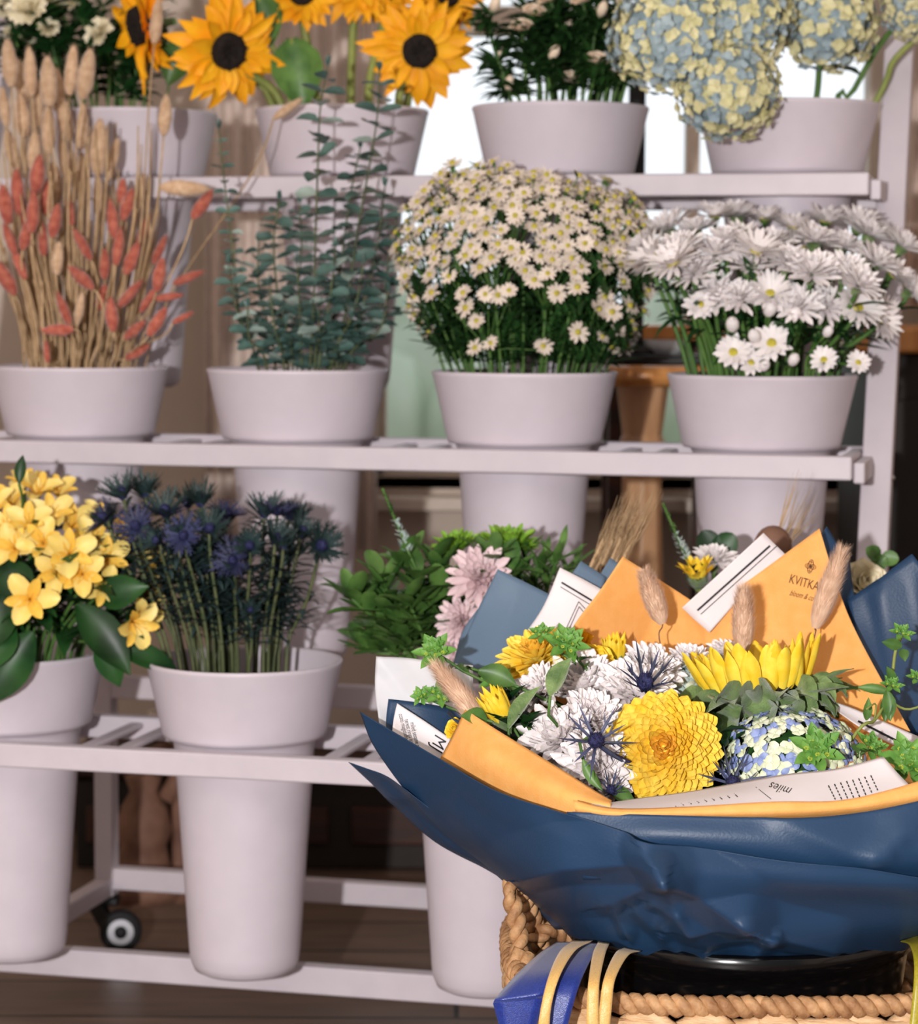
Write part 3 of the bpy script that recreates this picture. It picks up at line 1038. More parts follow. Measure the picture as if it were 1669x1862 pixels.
tan_m = [tail_mesh(.052, .0105, 'tan', 220), tail_mesh(.052, .0085, 'tan', 220)]
cor_m = [tail_mesh(.042, .0095, 'coral', 220), tail_mesh(.042, .0075, 'coral', 220)]
TAN = [(17, 115, 85, 5, -.02), (55, 130, 85, 2, .02), (88, 148, 90, 3, -.03), (130, 128, 88, -5, 0), (157, 135, 90, -10, -.03), (8, 195, 70, 5, 0), (40, 210, 80, 5, .03), (88, 235, 90, -2, -.02), (118, 215, 80, 10, .03),
       (150, 230, 80, -3, .02), (180, 268, 100, -2, -.04), (205, 290, 75, -14, .0), (62, 275, 70, -5, .0), (118, 290, 80, 10, .04), (20, 270, 70, 12, .03), (148, 320, 80, -2, .03), (100, 330, 70, 5, .02), (180, 360, 80, 3, .02),
       (40, 150, 80, 8, .05), (70, 190, 80, -2, .06), (105, 165, 80, 4, .05), (285, 38, 80, -6, -.02), (300, 210, 72, -4, -.06), (523, 198, 62, -55, -.06), (335, 342, 85, -92, -.09), (258, 345, 60, -10, -.03), (105, 470, 60, -5, -.09), (145, 560, 60, -12, -.09)]
COR = [(10, 372, 70, 8, -.06), (32, 350, 80, 2, -.05), (68, 318, 70, -8, -.06), (60, 385, 75, -2, -.08), (100, 402, 60, -10, -.07), (18, 435, 60, 20, -.06), (48, 425, 60, -15, -.07), (78, 435, 60, 4, -.05), (10, 505, 70, 28, -.08), (35, 480, 60, 22, -.06),
       (222, 350, 50, -5, -.03), (205, 400, 70, 8, -.06), (232, 372, 60, -18, -.05), (215, 450, 65, -8, -.08), (240, 470, 62, -22, -.06), (262, 420, 60, -20, -.04), (368, 372, 62, -35, -.08), (150, 445, 62, 28, -.08), (148, 505, 60, 48, -.1),
       (342, 505, 58, -68, -.07), (290, 500, 62, -10, -.09), (306, 540, 50, -82, -.08), (286, 585, 60, -32, -.09), (332, 578, 42, -62, -.09), (203, 572, 62, 6, -.1), (236, 535, 62, -42, -.08), (105, 600, 58, 92, -.11), (116, 562, 60, 22, -.1),
       (245, 600, 50, -50, -.08), (85, 640, 40, 5, -.09), (190, 480, 55, 0, -.05), (270, 545, 55, -35, -.05), (250, 640, 50, -60, -.06), (45, 395, 60, 8, -.03), (85, 360, 60, -4, -.03), (290, 455, 55, -25, -.05), (185, 540, 50, -15, -.05), (128, 385, 50, 6, -.04)]
for nm, LST, ms, L0_, what, gp in (('dried_bunny_tail', TAN, tan_m, .052, 'tan dried bunny tail', 'tan bunny tails in the middle left bucket'),
                                   ('dried_bunny_tail', COR, cor_m, .042, 'coral dyed bunny tail', 'coral bunny tails in the middle left bucket')):
    lst = []
    for i, (x, y, l_, ang, dy) in enumerate(LST):
        c = PC(2, 0)
        Y = c.y + dy
        sc = l_ / (L0_ * FP / Y)
        d = pxdir(ang)
        mid_ = at(x, y, Y)
        bs = mid_ - d * (l_ / FP * Y / 2)
        b0 = in_pot(2, 0, .07, -.15, mid_)
        b0.y = c.y + max(-.03, min(.03, dy))
        o = thing(nm, 'x', 'dried grass', b0, gp)
        hb = bs - b0
        far = x > 300
        pts = stem_curve(V((0, 0, 0)), hb, d if not far else (V((.2, 0, 1))), 10, sway=.02)
        part('stem', MB().tube(pts, .0011, 5), 'straw', o)
        orient(obj('tail', ms[i % 2], o, hb), d, R.uniform(0, 6), sc)
        lst.append((o, mid_))
    name_by_place(lst, what, 'of middle left bucket', 10)
# extra bare straw stems
lst = []
for i in range(120):
    c = PC(2, 0)
    x = R.uniform(-5, 300)
    y = R.uniform(220, 520)
    h = at(c.x * 0 + x * (.6 if y > 400 else 1), y, c.y + R.uniform(-.07, .05))
    b0 = in_pot(2, 0, .04, -.15, h)
    b0.y = c.y + R.uniform(-.035, .035)
    LAST[0] = b0
    o = part('dried_straw', MB().tube(stem_curve(V((0, 0, 0)), h - b0, (R.uniform(-.2, .2), 0, 1), 6, sway=.015), [.0014] * 6 + [.0008], 5), 'straw', None, b0)
    tag(o, 'x', 'dried grass', 'bare straw stems between the bunny tails')
    lst.append((o, h))
name_by_place(lst, 'bare straw stem', 'between the bunny tails', 10)

# eucalyptus
EUC = [([(398, 235), (408, 330), (425, 470), (438, 590), (450, 670)], -.06, 9, 17), ([(596, 120), (582, 200), (578, 300), (574, 420), (570, 560)], -.09, 17, 26), ([(690, 130), (686, 210), (672, 300), (650, 420), (630, 560)], -.07, 17, 24),
       ([(655, 270), (640, 340), (625, 440), (610, 560)], -.04, 13, 18), ([(508, 365), (498, 440), (505, 540), (520, 640)], -.05, 14, 18), ([(545, 370), (548, 450), (540, 560)], .0, 13, 18), ([(700, 340), (690, 420), (670, 520), (640, 620)], -.05, 15, 19),
       ([(720, 400), (705, 480), (690, 560), (650, 650)], -.03, 14, 18), ([(470, 440), (470, 520), (490, 600)], -.02, 14, 18), ([(415, 480), (430, 560), (450, 640)], -.09, 12, 15), ([(610, 450), (600, 540), (590, 640)], -.1, 15, 20),
       ([(660, 480), (645, 560), (620, 650)], -.1, 16, 20), ([(540, 480), (545, 560), (550, 640)], -.1, 15, 20), ([(490, 520), (500, 600), (510, 650)], -.1, 13, 18), ([(705, 530), (690, 600), (660, 660)], -.08, 15, 19), ([(580, 560), (580, 620), (580, 660)], -.11, 15, 19),
       ([(450, 560), (455, 620), (470, 660)], -.08, 13, 17), ([(640, 580), (630, 630), (615, 665)], -.12, 14, 18), ([(520, 590), (525, 630), (530, 665)], -.12, 14, 18)]
lst = []
c = PC(2, 1)
for P_, dy, rl, gap in EUC:
    dy = max(dy, -.08)
    rl = rl * 1.12
    pts3 = [at(x, y, c.y + dy) for x, y in P_]
    b0 = in_pot(2, 1, .06, -.15, pts3[-1])
    o = thing('eucalyptus_branch', 'x', 'eucalyptus', b0, 'eucalyptus stems in the middle shelf bucket')
    path = [q - b0 for q in pts3 if q.z > c.z + .03] + [rim_point(c, pts3[-1]) - b0, V((0, 0, 0))]
    sm = cat1(path, 40)
    part('stem', MB().tube(sm, [.0008 + .0009 * k / 39 for k in range(40)], 6), 'ths', o)
    lf = MB()
    acc = 0
    k = 0
    gapm = gap / FP * c.y
    a = R.uniform(0, 3)
    for i in range(1, 40):
        acc += (sm[i] - sm[i - 1]).length
        if acc > gapm * .8 and sm[i].z > c.z - b0.z + .004:
            acc = 0
            a += PI / 2 + R.uniform(-.3, .3)
            g_ = min(1, .6 + i / 12)
            for s_ in (0, PI):
                d = V((math.cos(a + s_), math.sin(a + s_) * .9, R.uniform(-.15, .35)))
                lf.leaf(sm[i], d, rl * 2.3 * g_ / FP * c.y, rl * 1.7 * g_ / FP * c.y, 1 if R.random() < .18 else 0, R.uniform(-.5, .4), .18, False, 4, 2, up=(R.uniform(-.4, .4), R.uniform(-1.1, -.1), 1))
            k += 1
    for s_ in range(5):
        lf.leaf(sm[0], V((R.uniform(-.5, .5), R.uniform(-.5, .5), 1)), .012, .006, 0, .3)
    part('foliage', lf, ['euc', 'eucp'], o)
    lst.append((o, pts3[0]))
name_by_place(lst, 'blue-green eucalyptus stem with its tip', 'of the eucalyptus bucket', 7)

# small asters
da = [daisy_mesh(.0115), daisy_mesh(.0115, n=11), daisy_mesh(.011, n=15)]
c = PC(2, 2)
prof_h = [(0, .085), (.03, .11), (.07, .132), (.115, .14), (.155, .136), (.18, .122), (.197, .10), (.205, .06)]


def wid(h):
    for (h0, w0), (h1, w1) in zip(prof_h, prof_h[1:]):
        if h <= h1:
            return w0 + (w1 - w0) * (h - h0) / (h1 - h0)
    return .03


pts_ = []
tries = 0
bumps = [(-.085, .018, .026), (-.035, .014, .02), (.03, .008, .03), (.115, .004, .02)]
while len(pts_) < 400 and tries < 60000:
    tries += 1
    h = .025 + .18 * R.random()
    dens = 1 if h > .122 else (.05 + .30 * max(0, (h - .05) / .072) ** 1.3)
    if R.random() > dens:
        continue
    a = R.uniform(-PI, .35) if R.random() < .8 else R.uniform(0, PI)
    rr = wid(h) * (1 if h < .18 else math.sqrt(R.random()) * .5 + .5)
    p = V((rr * math.cos(a), rr * math.sin(a) * .85, h))
    for bx, bh, bw_ in bumps:
        p.z += bh * math.exp(-((p.x - bx) / bw_) ** 2) * max(0, (h - .13) / .06)
    p = p * R.uniform(.93, 1.03)
    if all((p - q[0]).length > .0120 for q in pts_):
        pts_.append((p, a))
# cluster the blossoms into sprays
NS = 20
seeds = [pts_[i * len(pts_) // NS][0].copy() for i in range(NS)]
for it in range(6):
    gs = [[] for _ in seeds]
    for p, a in pts_:
        gs[min(range(NS), key=lambda k: (seeds[k] - p).length)].append(p)
    seeds = [sum(g_, V((0, 0, 0))) / len(g_) if g_ else s_ for g_, s_ in zip(gs, seeds)]
lst = []
for g_, s_ in zip(gs, seeds):
    if not g_:
        continue
    b0 = c + V((s_.x * .4, s_.y * .4, -.15))
    o = thing('aster_spray', 'x', 'aster', b0, 'aster sprays in the middle shelf bucket')
    node = s_ * .8 + V((0, 0, -.03)) + c - b0
    sm = MB()
    main = bez(V((0, 0, 0)), V((0, 0, .08)), node * .8 - V((0, 0, .01)), node, 8)
    sm.tube(main, .0016, 5)
    lf = MB()
    for k in range(50):
        q = R.uniform(.35, 1) * 7.99
        p = main[int(q)].lerp(main[int(q) + 1], q - int(q))
        a = R.uniform(0, 6.28)
        if p.z + b0.z < c.z + .020:
            continue
        lf.leaf(p + V((R.uniform(-1, 1), R.uniform(-1, 1), R.uniform(-1, 1))) * .018, V((math.cos(a), math.sin(a), R.uniform(0, 1.4))), R.uniform(.015, .032), .0045, 0, R.uniform(-.6, .3), nu=3)
    for p in g_:
        pl = p + c - b0
        out = V((p.x, p.y, .05 + max(0, p.z - .1) * .7)).normalized()
        d = (out + V((R.uniform(-.35, .35), R.uniform(-.5, .1), R.uniform(-.1, .5)))).normalized()
        br_ = bez(node, node.lerp(pl, .4) + V((0, 0, .005)), pl - d * .014, pl - d * .004, 4)
        sm.tube(br_, .0007, 4)
        for k in range(3):
            a = R.uniform(0, 6.28)
            lf.leaf(br_[R.randrange(5)], V((math.cos(a), math.sin(a), .6)), R.uniform(.008, .02), .0035, 0, R.uniform(-.6, .3), nu=3)
        orient(obj('blossom', da[R.randrange(3)], o, pl), d, R.uniform(0, 6), R.uniform(.8, 1.12))
    part('stem', sm, 'stem', o)
    part('foliage', lf, 'leafb', o)
    lst.append((o, s_ + c))
name_by_place(lst, 'spray of small ivory asters', 'of the aster dome', 7)
lst = []
for i in range(46):
    a = R.uniform(0, 6.28) if i < 16 else R.uniform(-PI, 0)
    rr = .065 + .07 * R.random()
    h = R.uniform(.03, .15)
    b0 = c + V((math.cos(a) * .05, math.sin(a) * .05, -.12))
    tp = V((math.cos(a) * min(rr, wid(h) * .95), math.sin(a) * min(rr, wid(h) * .95) * .85, h)) + c - b0
    o = thing('aster_foliage', 'x', 'foliage', b0, 'green aster foliage stems without flowers')
    pts = bez(V((0, 0, 0)), V((0, 0, .08)), tp * .8, tp, 8)
    part('stem', MB().tube(pts, .0013, 5), 'stem', o)
    lf = MB()
    for k in range(110):
        q = R.uniform(.22, 1) * 7.99
        p = pts[int(q)].lerp(pts[int(q) + 1], q - int(q)) + V((R.uniform(-1, 1), R.uniform(-1, 1), R.uniform(-1, 1))) * .012
        a2 = R.uniform(0, 6.28)
        if p.z + b0.z < c.z + .008:
            continue
        lf.leaf(p, V((math.cos(a2), math.sin(a2), R.uniform(0, 1.4))), R.uniform(.018, .036), .0065, 0, R.uniform(-.6, .3), nu=3)
    part('foliage', lf, 'leafb', o)
    lst.append((o, tp + b0))
name_by_place(lst, 'flowerless green aster stem', 'under aster dome', 8)

# white chrysanthemums
wm = [daisy_mesh(.029, 'white', 17, 3, pw=.2), mum_mesh(.029, 5, 'white', None, .3, wide=.22), mum_mesh(.028, 5, 'white', None, .2, wide=.22)]
c = PC(2, 3)
WH = [(1190, 470, -.05, (-.9, -.3, .5)), (1240, 455, -.09, (-.3, -.6, .8)), (1265, 420, .0, (-.3, -.2, 1)), (1300, 395, .03, (0, -.2, 1)), (1215, 420, .02, (-.6, -.1, .9)), (1300, 465, -.09, (0, -.7, .8)), (1350, 430, -.03, (0, -.4, 1)), (1360, 485, -.1, (0, -.8, .5)),
      (1340, 395, .06, (0, 0, 1)), (1390, 400, .05, (0, -.1, 1)), (1400, 450, -.05, (0, -.6, 1)), (1430, 480, -.1, (.2, -.8, .6)), (1440, 415, .03, (.2, -.2, 1)), (1475, 500, -.11, (.1, -.9, .5)), (1480, 440, -.04, (.3, -.5, .9)), (1500, 405, .05, (.3, 0, 1)),
      (1535, 500, -.1, (.2, -.9, .4)), (1530, 450, -.03, (.4, -.5, .8)), (1560, 560, -.1, (.3, -.9, .1)), (1590, 480, -.05, (.6, -.6, .6)), (1580, 430, .03, (.5, -.2, .9)), (1620, 500, -.03, (.8, -.5, .5)), (1640, 450, .0, (.8, -.2, .8)), (1655, 530, -.02, (.9, -.5, .2)),
      (1600, 580, -.07, (.7, -.7, -.2)), (1300, 540, -.09, (-.2, -.9, .2)), (1260, 500, -.1, (-.3, -.8, .6)), (1400, 535, -.1, (0, -1, .3)), (1450, 560, -.1, (0, -1, .2)), (1345, 545, -.1, (0, -1, .4)), (1225, 480, -.11, (-.5, -.7, .6)), (1500, 560, -.09, (.1, -1, .1)), (1320, 440, -.08, (0, -.6, .9)), (1455, 450, .0, (0, -.4, 1)), (1560, 410, .04, (.3, 0, 1)),
      (1170, 450, -.01, (-.9, 0, .6)), (1375, 460, -.11, (.2, -.7, .8)), (1560, 520, -.12, (.4, -.8, .4))]
lst = []
for i, (x, y, dy, d) in enumerate(WH):
    h = at(x, y, c.y + dy)
    o = flower('white_chrysanthemum', 'x', 'chrysanthemum', in_pot(2, 3, .07, -.18, h), h, (d[0], d[1] * .7, d[2] + .35), [('blossom', wm[i % 3])], R.uniform(.85, 1.05), srad=.0022, leaves=(5, .04, .010, 'leaf', (.35, .8)), bend_d=(d[0] * .4, d[1] * .3, 1), group='white chrysanthemums in the right bucket')
    lst.append((o, h))
name_by_place(lst, 'large white chrysanthemum', 'of the right-hand bucket', 8)
sb = [bud_mesh(.010, 'white'), daisy_mesh(.017, 'white', 12, 2)]
lst = []
for x, y, v, sc in [(1333, 600, 0, 1.2), (1333, 642, 1, 1.2), (1375, 620, 0, 1.1), (1403, 625, 1, 1.3), (1395, 572, 0, 1.2), (1365, 660, 1, .9), (1438, 662, 0, 1), (1498, 655, 1, .9), (1500, 610, 0, .9), (1272, 555, 1, 1.1), (1385, 672, 0, .9), (1560, 660, 1, .8), (1440, 580, 0, 1.1)]:
    h = at(x, y, c.y - .1)
    o = flower('small_white_blossom', 'x', 'chrysanthemum', in_pot(2, 3, .07, -.18, h), h, (R.uniform(-.3, .3), -.8, .5), [('blossom', sb[v])], sc, srad=.0014, leaves=(3, .03, .008, 'leaf', (.5, .9)), group='small lower buds of the white bunch')
    lst.append((o, h))
name_by_place(lst, 'small half-open white blossom', 'just above the right-hand bucket rim', 7)
lst = []
for i in range(16):
    h = at(R.uniform(1215, 1590), R.uniform(500, 600), c.y + R.uniform(-.08, .08))
    o = flower('chrysanthemum_greenery', 'x', 'foliage', in_pot(2, 3, .075, -.15, h), h, (0, 0, 1), [], leaves=(12, .045, .011, 'leaf', (.45, .95)), srad=.002, group='flowerless stems among the white chrysanthemums')
    lst.append((o, h))
name_by_place(lst, 'green stem under the white chrysanthemums', 'of the bunch', 8)

# ================================================================== tier 3
# alstroemeria
al = [alst_mesh(.026), alst_mesh(.026), alst_mesh(.026)]
c = PC(3, 0)
AL = [(55, 1090, -.13, (.1, -1, .1), 1.15), (238, 1128, -.11, (.5, -.7, -.3), 1.05), (20, 925, -.03, (-.1, -.6, .8), 1), (70, 905, -.02, (.1, -.5, .9), 1), (105, 905, .0, (.2, -.5, .9), .9), (15, 965, -.08, (0, -.8, .5), 1), (55, 960, -.09, (0, -.8, .6), 1), (95, 945, -.07, (.2, -.7, .7), 1),
      (130, 960, -.06, (.4, -.6, .6), 1), (80, 990, -.1, (0, -.9, .4), 1), (125, 1010, -.11, (.2, -.9, .3), 1.1), (165, 990, -.07, (.3, -.7, .5), 1), (105, 1040, -.11, (0, -1, .1), 1.0), (150, 1045, -.11, (.1, -1, .2), 1.05), (190, 1020, -.08, (.4, -.8, .3), 1), (235, 1000, -.04, (.4, -.7, .4), .9),
      (265, 1030, -.03, (.4, -.7, .2), .85), (185, 1065, -.1, (.3, -.9, 0), .9), (30, 1000, -.1, (-.2, -.9, .4), 1), (0, 935, -.04, (-.4, -.6, .6), 1), (265, 1080, -.05, (.4, -.8, 0), .7), (215, 965, .0, (.3, -.4, .8), .8), (45, 890, .04, (0, -.3, 1), .9), (-10, 985, -.06, (-.5, -.8, .3), 1), (255, 1115, -.08, (.5, -.7, -.1), .8), (170, 945, .0, (.4, -.4, .8), .8)]
lst = []
for i, (x, y, dy, d, sc) in enumerate(AL):
    h = at(x, y, c.y + dy)
    o = flower('alstroemeria', 'x', 'alstroemeria', in_pot(3, 0, .06, -.2, h), h, d, [('blossom', al[i % 3])], sc, srad=.0018, leaves=(7, .055, .02, 'leaf', (.2, .9)), bend_d=(d[0] * .6, d[1] * .6, .6), group='yellow alstroemerias in the lower left bucket')
    lst.append((o, h))
name_by_place(lst[2:], 'soft yellow alstroemeria bloom', 'of lower left bucket', 8)
lst[0][0]['label'] = 'single wide-open yellow alstroemeria hanging in front of dark leaves'
lst[1][0]['label'] = 'lowest yellow alstroemeria bloom, drooping right over the bucket rim'
lst = []
for x, y, L, W, d, up in [(60, 1150, .085, .045, (-.55, -.3, -.9), (0, -1, .2)), (140, 1100, .09, .04, (.75, -.35, -.8), (.3, -1, .3)), (185, 1150, .06, .03, (.3, -.1, -1), (0, -1, 0)), (20, 1020, .05, .04, (.3, -.5, -.9), (0, -1, .2)), (180, 1090, .055, .035, (.7, -.3, .25), (0, -1, .3)),
                          (35, 880, .03, .012, (.1, 0, 1), (0, -1, 0)), (210, 1180, .07, .025, (1, .2, -.3), (0, -1, .5)), (20, 1130, .06, .04, (-.3, -.4, -.6), (0, -1, .2)), 
                          (10, 1080, .06, .04, (-.2, -.4, -.9), (0, -1, .2))]:
    h = at(x, y, c.y - .105)
    b0 = in_pot(3, 0, .05, -.1, h)
    o = thing('alstroemeria_greenery', 'x', 'foliage', b0, 'broad dark leaves of the alstroemerias')
    part('stem', MB().tube(stem_curve(V((0, 0, 0)), h - b0, (0, -.5, .2)), .0015, 5), 'stem', o)
    part('leaf', MB().leaf(h - b0, d, L, W, 0, -.5, .22, nv=3, nu=8, up=up), 'leaf', o)
    lst.append((o, h))
name_by_place(lst, 'broad dark green leaf', 'around the yellow alstroemerias', 7)

# thistles
tm = [thistle_mesh(.031, 15, 1, .45), thistle_mesh(.03, 14, 1, .1), thistle_mesh(.03, 16, 1, .6)]
c = PC(3, 1)
TT = [(225, 905, -.02, (-.3, -.4, .9), 1.1), (195, 945, -.02, (-.7, -.3, .5), 1), (265, 900, .02, (0, -.3, 1), 1), (300, 935, -.04, (0, -.6, .8), 1.05), (335, 975, -.06, (-.1, -.9, .3), .95), (365, 920, .0, (0, -.3, 1), 1.1), (380, 965, -.05, (.1, -.7, .5), 1), (410, 940, .02, (.2, -.2, 1), 1),
      (455, 995, -.05, (0, -.9, .4), 1), (480, 940, .0, (.1, -.3, 1), 1.1), (525, 945, .02, (.3, -.1, 1), 1.1), (500, 985, -.04, (.2, -.6, .7), 1), (582, 995, -.02, (.35, -.85, .35), 1.15), (425, 1020, -.05, (-.2, -.8, .3), .95), (290, 985, -.06, (-.4, -.7, .3), .95), (545, 975, .0, (.4, -.3, .8), 1),
      (250, 960, -.05, (-.3, -.7, .5), 1), (455, 1110, -.06, (.1, -.8, .3), .6), (345, 1010, -.03, (0, -.7, .5), .9), (400, 1000, .02, (0, -.3, 1), 1), (375, 1040, -.02, (-.2, -.6, .5), .8), (500, 1040, .0, (.2, -.4, .7), .8)]
lst = []
TT += [(x + R.uniform(-28, 28), y + R.uniform(-5, 45), dy + R.uniform(-.01, .05), (d[0] * .5, -.2, 1), .95) for x, y, dy, d, sc in TT if x != 582 and sc > .85]
for i, (x, y, dy, d, sc) in enumerate(TT):
    h = at(x, y, c.y + dy)
    b0 = in_pot(3, 1, .045, -.16, h)
    mid = None
    if x == 582:
        mid = [at(540, 1130, c.y), at(562, 1080, c.y - .01)]
    o = flower('sea_holly', 'x', 'thistle', b0, h, d, tm[i % 3], sc * .92, srad=.0016, smat='ths', leaves=(26, .032, .0055, 'thg', (.35, .97)), bend_d=(d[0] * .3, d[1] * .3, 1), mid=mid, group='sea holly stems in the lower bucket')
    lst.append((o, h))
name_by_place([q for q in lst if q[0] is not lst[12][0]], 'dark blue sea holly head', 'of thistle bunch', 7)
lst[12][0]['label'] = 'blue sea holly standing apart at the far right of the thistle bunch'
lst = []
for i in range(12):
    h = at(R.uniform(290, 540), R.uniform(1020, 1110), c.y + R.uniform(-.05, .05))
    b0 = in_pot(3, 1, .05, -.12, h)
    o = flower('thistle_greenery', 'x', 'foliage', b0, h, (R.uniform(-.4, .4), 0, 1), [], smat='ths', srad=.0013, leaves=(30, .03, .005, 'thg', (.3, 1)), group='side stems under the sea holly heads')
    lst.append((o, h))
name_by_place(lst, 'bare thistle side stem', 'in the thistle bucket', 6)

# greenery in the third bucket
c = PC(3, 2)
lst = []
GR = [(650, 1090), (690, 1060), (730, 1030), (700, 1120), (760, 1060), (740, 1100), (790, 1030), (680, 1160), (720, 1170), (660, 1190), (770, 1130), (800, 1080), (640, 1100), (750, 1150), (815, 1150), (780, 1170), (700, 1190), (960, 1010), (990, 1030), (1020, 1020), (1045, 1040), (900, 1020), (930, 1050), (975, 1060)]
for x, y in GR:
    h = at(x, y - 12, c.y - .05 + R.uniform(-.03, .04))
    b0 = in_pot(3, 2, .06, -.15, h)
    o = thing('leafy_branch', 'x', 'foliage', b0, 'leafy green branches left of the bouquet')
    pts = stem_curve(V((0, 0, 0)), h - b0, ((x - 850) / 400, -.4, .7), 10)
    part('stem', MB().tube(pts, .0018, 6), 'stem', o)
    lf = MB()
    for k in range(20):
        q = (.5 + .5 * (k / 19)) * 9.99
        p = pts[int(q)].lerp(pts[min(10, int(q) + 1)], q - int(q))
        a = k * 2.4
        L = R.uniform(.028, .044)
        if x > 950:
            L *= .9
        lf.leaf(p, V((math.cos(a) + (x - 850) / 600, math.sin(a) - .2, R.uniform(.0, 1.4))), L, L * (.46 if x < 950 else .22), 0, R.uniform(-.35, .2), .15, x > 950, nu=5, nv=2)
    part('foliage', lf, 'leafm', o)
    lst.append((o, h))
name_by_place(lst, 'leafy green branch', 'between thistles and bouquet', 8)
gmum = mum_mesh(.026, 7, 'lime', None, .35, wide=.22)
pmum = mum_mesh(.028, 6, 'pink', None, .3, wide=.28, k=2)
for x, y, me, sc, d, lab, dy in [(830, 1000, gmum, .95, (-.2, -.3, 1), 'lime green button chrysanthemum, left one above the greenery', -.02), (925, 998, gmum, 1.15, (.1, -.3, 1), 'lime green button chrysanthemum, right one above pink bloom', -.02),
                                 (870, 1052, pmum, 1.1, (.0, -.8, .5), 'pale pink chrysanthemum just left of blue paper corner', -.08), (838, 1130, pmum, .85, (-.3, -.8, .2), 'pale pink chrysanthemum half hidden behind blue paper edge', -.08), (820, 1178, pmum, .6, (-.4, -.8, 0), 'lowest pale pink chrysanthemum beside the white tissue', -.08)]:
    h = at(x, y, c.y + dy)
    flower('button_chrysanthemum' if me is gmum else 'pink_chrysanthemum', lab, 'chrysanthemum', in_pot(3, 2, .05, -.15, h), h, d, [('blossom', me)], sc, srad=.002, leaves=(3, .03, .012, 'leafm'))


def veronica(p0, p1, base, lab):
    o = thing('veronica_spike', lab, 'veronica', base)
    ax = p1 - p0
    pts = bez(V((0, 0, 0)), V((0, 0, (p0 - base).length * .4)), p0 - base - ax * .5, p0 - base, 8)
    part('stem', MB().tube(pts + [p1 - base], .0014, 6), 'stem', o)
    mb = MB()
    for i in range(110):
        q = R.random() ** .8
        a = R.uniform(0, 6.28)
        s_ = .0085 * (1 - q * .8)
        n1 = ax.orthogonal().normalized()
        n2 = ax.normalized().cross(n1)
        d = n1 * math.cos(a) + n2 * math.sin(a)
        mb.leaf(p0 - base + ax * q + d * s_ * .3, d + ax.normalized() * .6, s_, s_ * .5, 0 if q < .55 else 1, .3, nu=2)
    part('flower_spike', mb, ['pink' if False else 'hpale', 'leafm'], o)
    return o


veronica(at(745, 1010, c.y - .05), at(695, 888, c.y - .05), in_pot(3, 2, .05, -.15), 'pale lilac veronica spike leaning left above the greenery')
c4 = PC(3, 3)
veronica(at(1258, 1040, c4.y - .02), at(1205, 915, c4.y - .02), in_pot(3, 3, .05, -.15), 'pale lilac veronica spike rising behind the orange paper')
h = at(1268, 1050, c4.y - .03)
flower('drooping_sunflower', 'yellow flower half hidden behind striped white paper', 'sunflower', in_pot(3, 3, .05, -.15, h), h, (-.1, -.35, .9), sunflower_parts(.026, 1.15, 16, 'suny'), 1, srad=.003, smat='stemy')
h = at(1300, 1022, c4.y)
flower('white_chrysanthemum', 'small white chrysanthemum behind the half-hidden yellow flower', 'chrysanthemum', in_pot(3, 3, .05, -.15, h), h, (.1, -.4, .9), [('blossom', mum_mesh(.022, 5, 'white', None, .3))], 1, srad=.002)
# two round leaves, poppy pod, eucalyptus right
h = at(1300, 1015, c4.y + .03)
o = thing('round_leaf_sprig', 'pair of round dark leaves above the half-hidden yellow flower', 'foliage', in_pot(3, 3, .05, -.15, h))
hb = h - o.location
part('stem', MB().tube(stem_curve(V((0, 0, 0)), hb, (0, 0, 1)), .0018, 6), 'stem', o)
for dx, dz in ((-.45, 1), (.55, .75)):
    part('leaf', MB().leaf(hb, (dx, -.1, dz), .03, .026, 0, -.2, .1, False, 6, 3, up=(0, -1, .2)), 'leaf', o)
h = at(1405, 1012, c4.y)
o = thing('poppy_pod', 'round brown dried seed pod peeking over the striped paper', 'seed pod', in_pot(3, 3, .05, -.15, h))
hb = h - o.location
part('stem', MB().tube(stem_curve(V((0, 0, 0)), hb, (0, 0, 1)), .0018, 6), 'straw', o)
part('pod', MB().ball(hb + V((0, 0, .01)), .0185, 20, 0, (1, 1, 1.1), .02), 'carved', o)
for x, y in ((1590, 1040),):
    h = at(x + 10, y - 25, c4.y + .0)
    o = thing('eucalyptus_sprig', 'round-leaved green sprig right of the lettered orange paper', 'foliage', in_pot(3, 3, .05, -.15, h))
    hb = h - o.location
    pts = stem_curve(V((0, 0, 0)), hb, (.6, 0, .8), 10)
    part('stem', MB().tube(pts, .0015, 6), 'stem', o)
    for k in range(9):
        p = pts[10 - k // 2]
        part('leaf', MB().leaf(p, V((math.cos(k * 2.4), -.3, math.sin(k * 2.4) * .8)), .018, .016, 0, -.2, .15, False, 5, 2, up=(0, -1, .3)), 'leafm', o)
h = at(1565, 1066, c4.y - .04)
flower('cream_rose', 'cream rounded petal showing between orange and blue paper', 'rose', in_pot(3, 3, .05, -.15, h), h, (.2, -.8, .4), [('blossom', rose_mesh(.02, 'cream'))], 1.1)
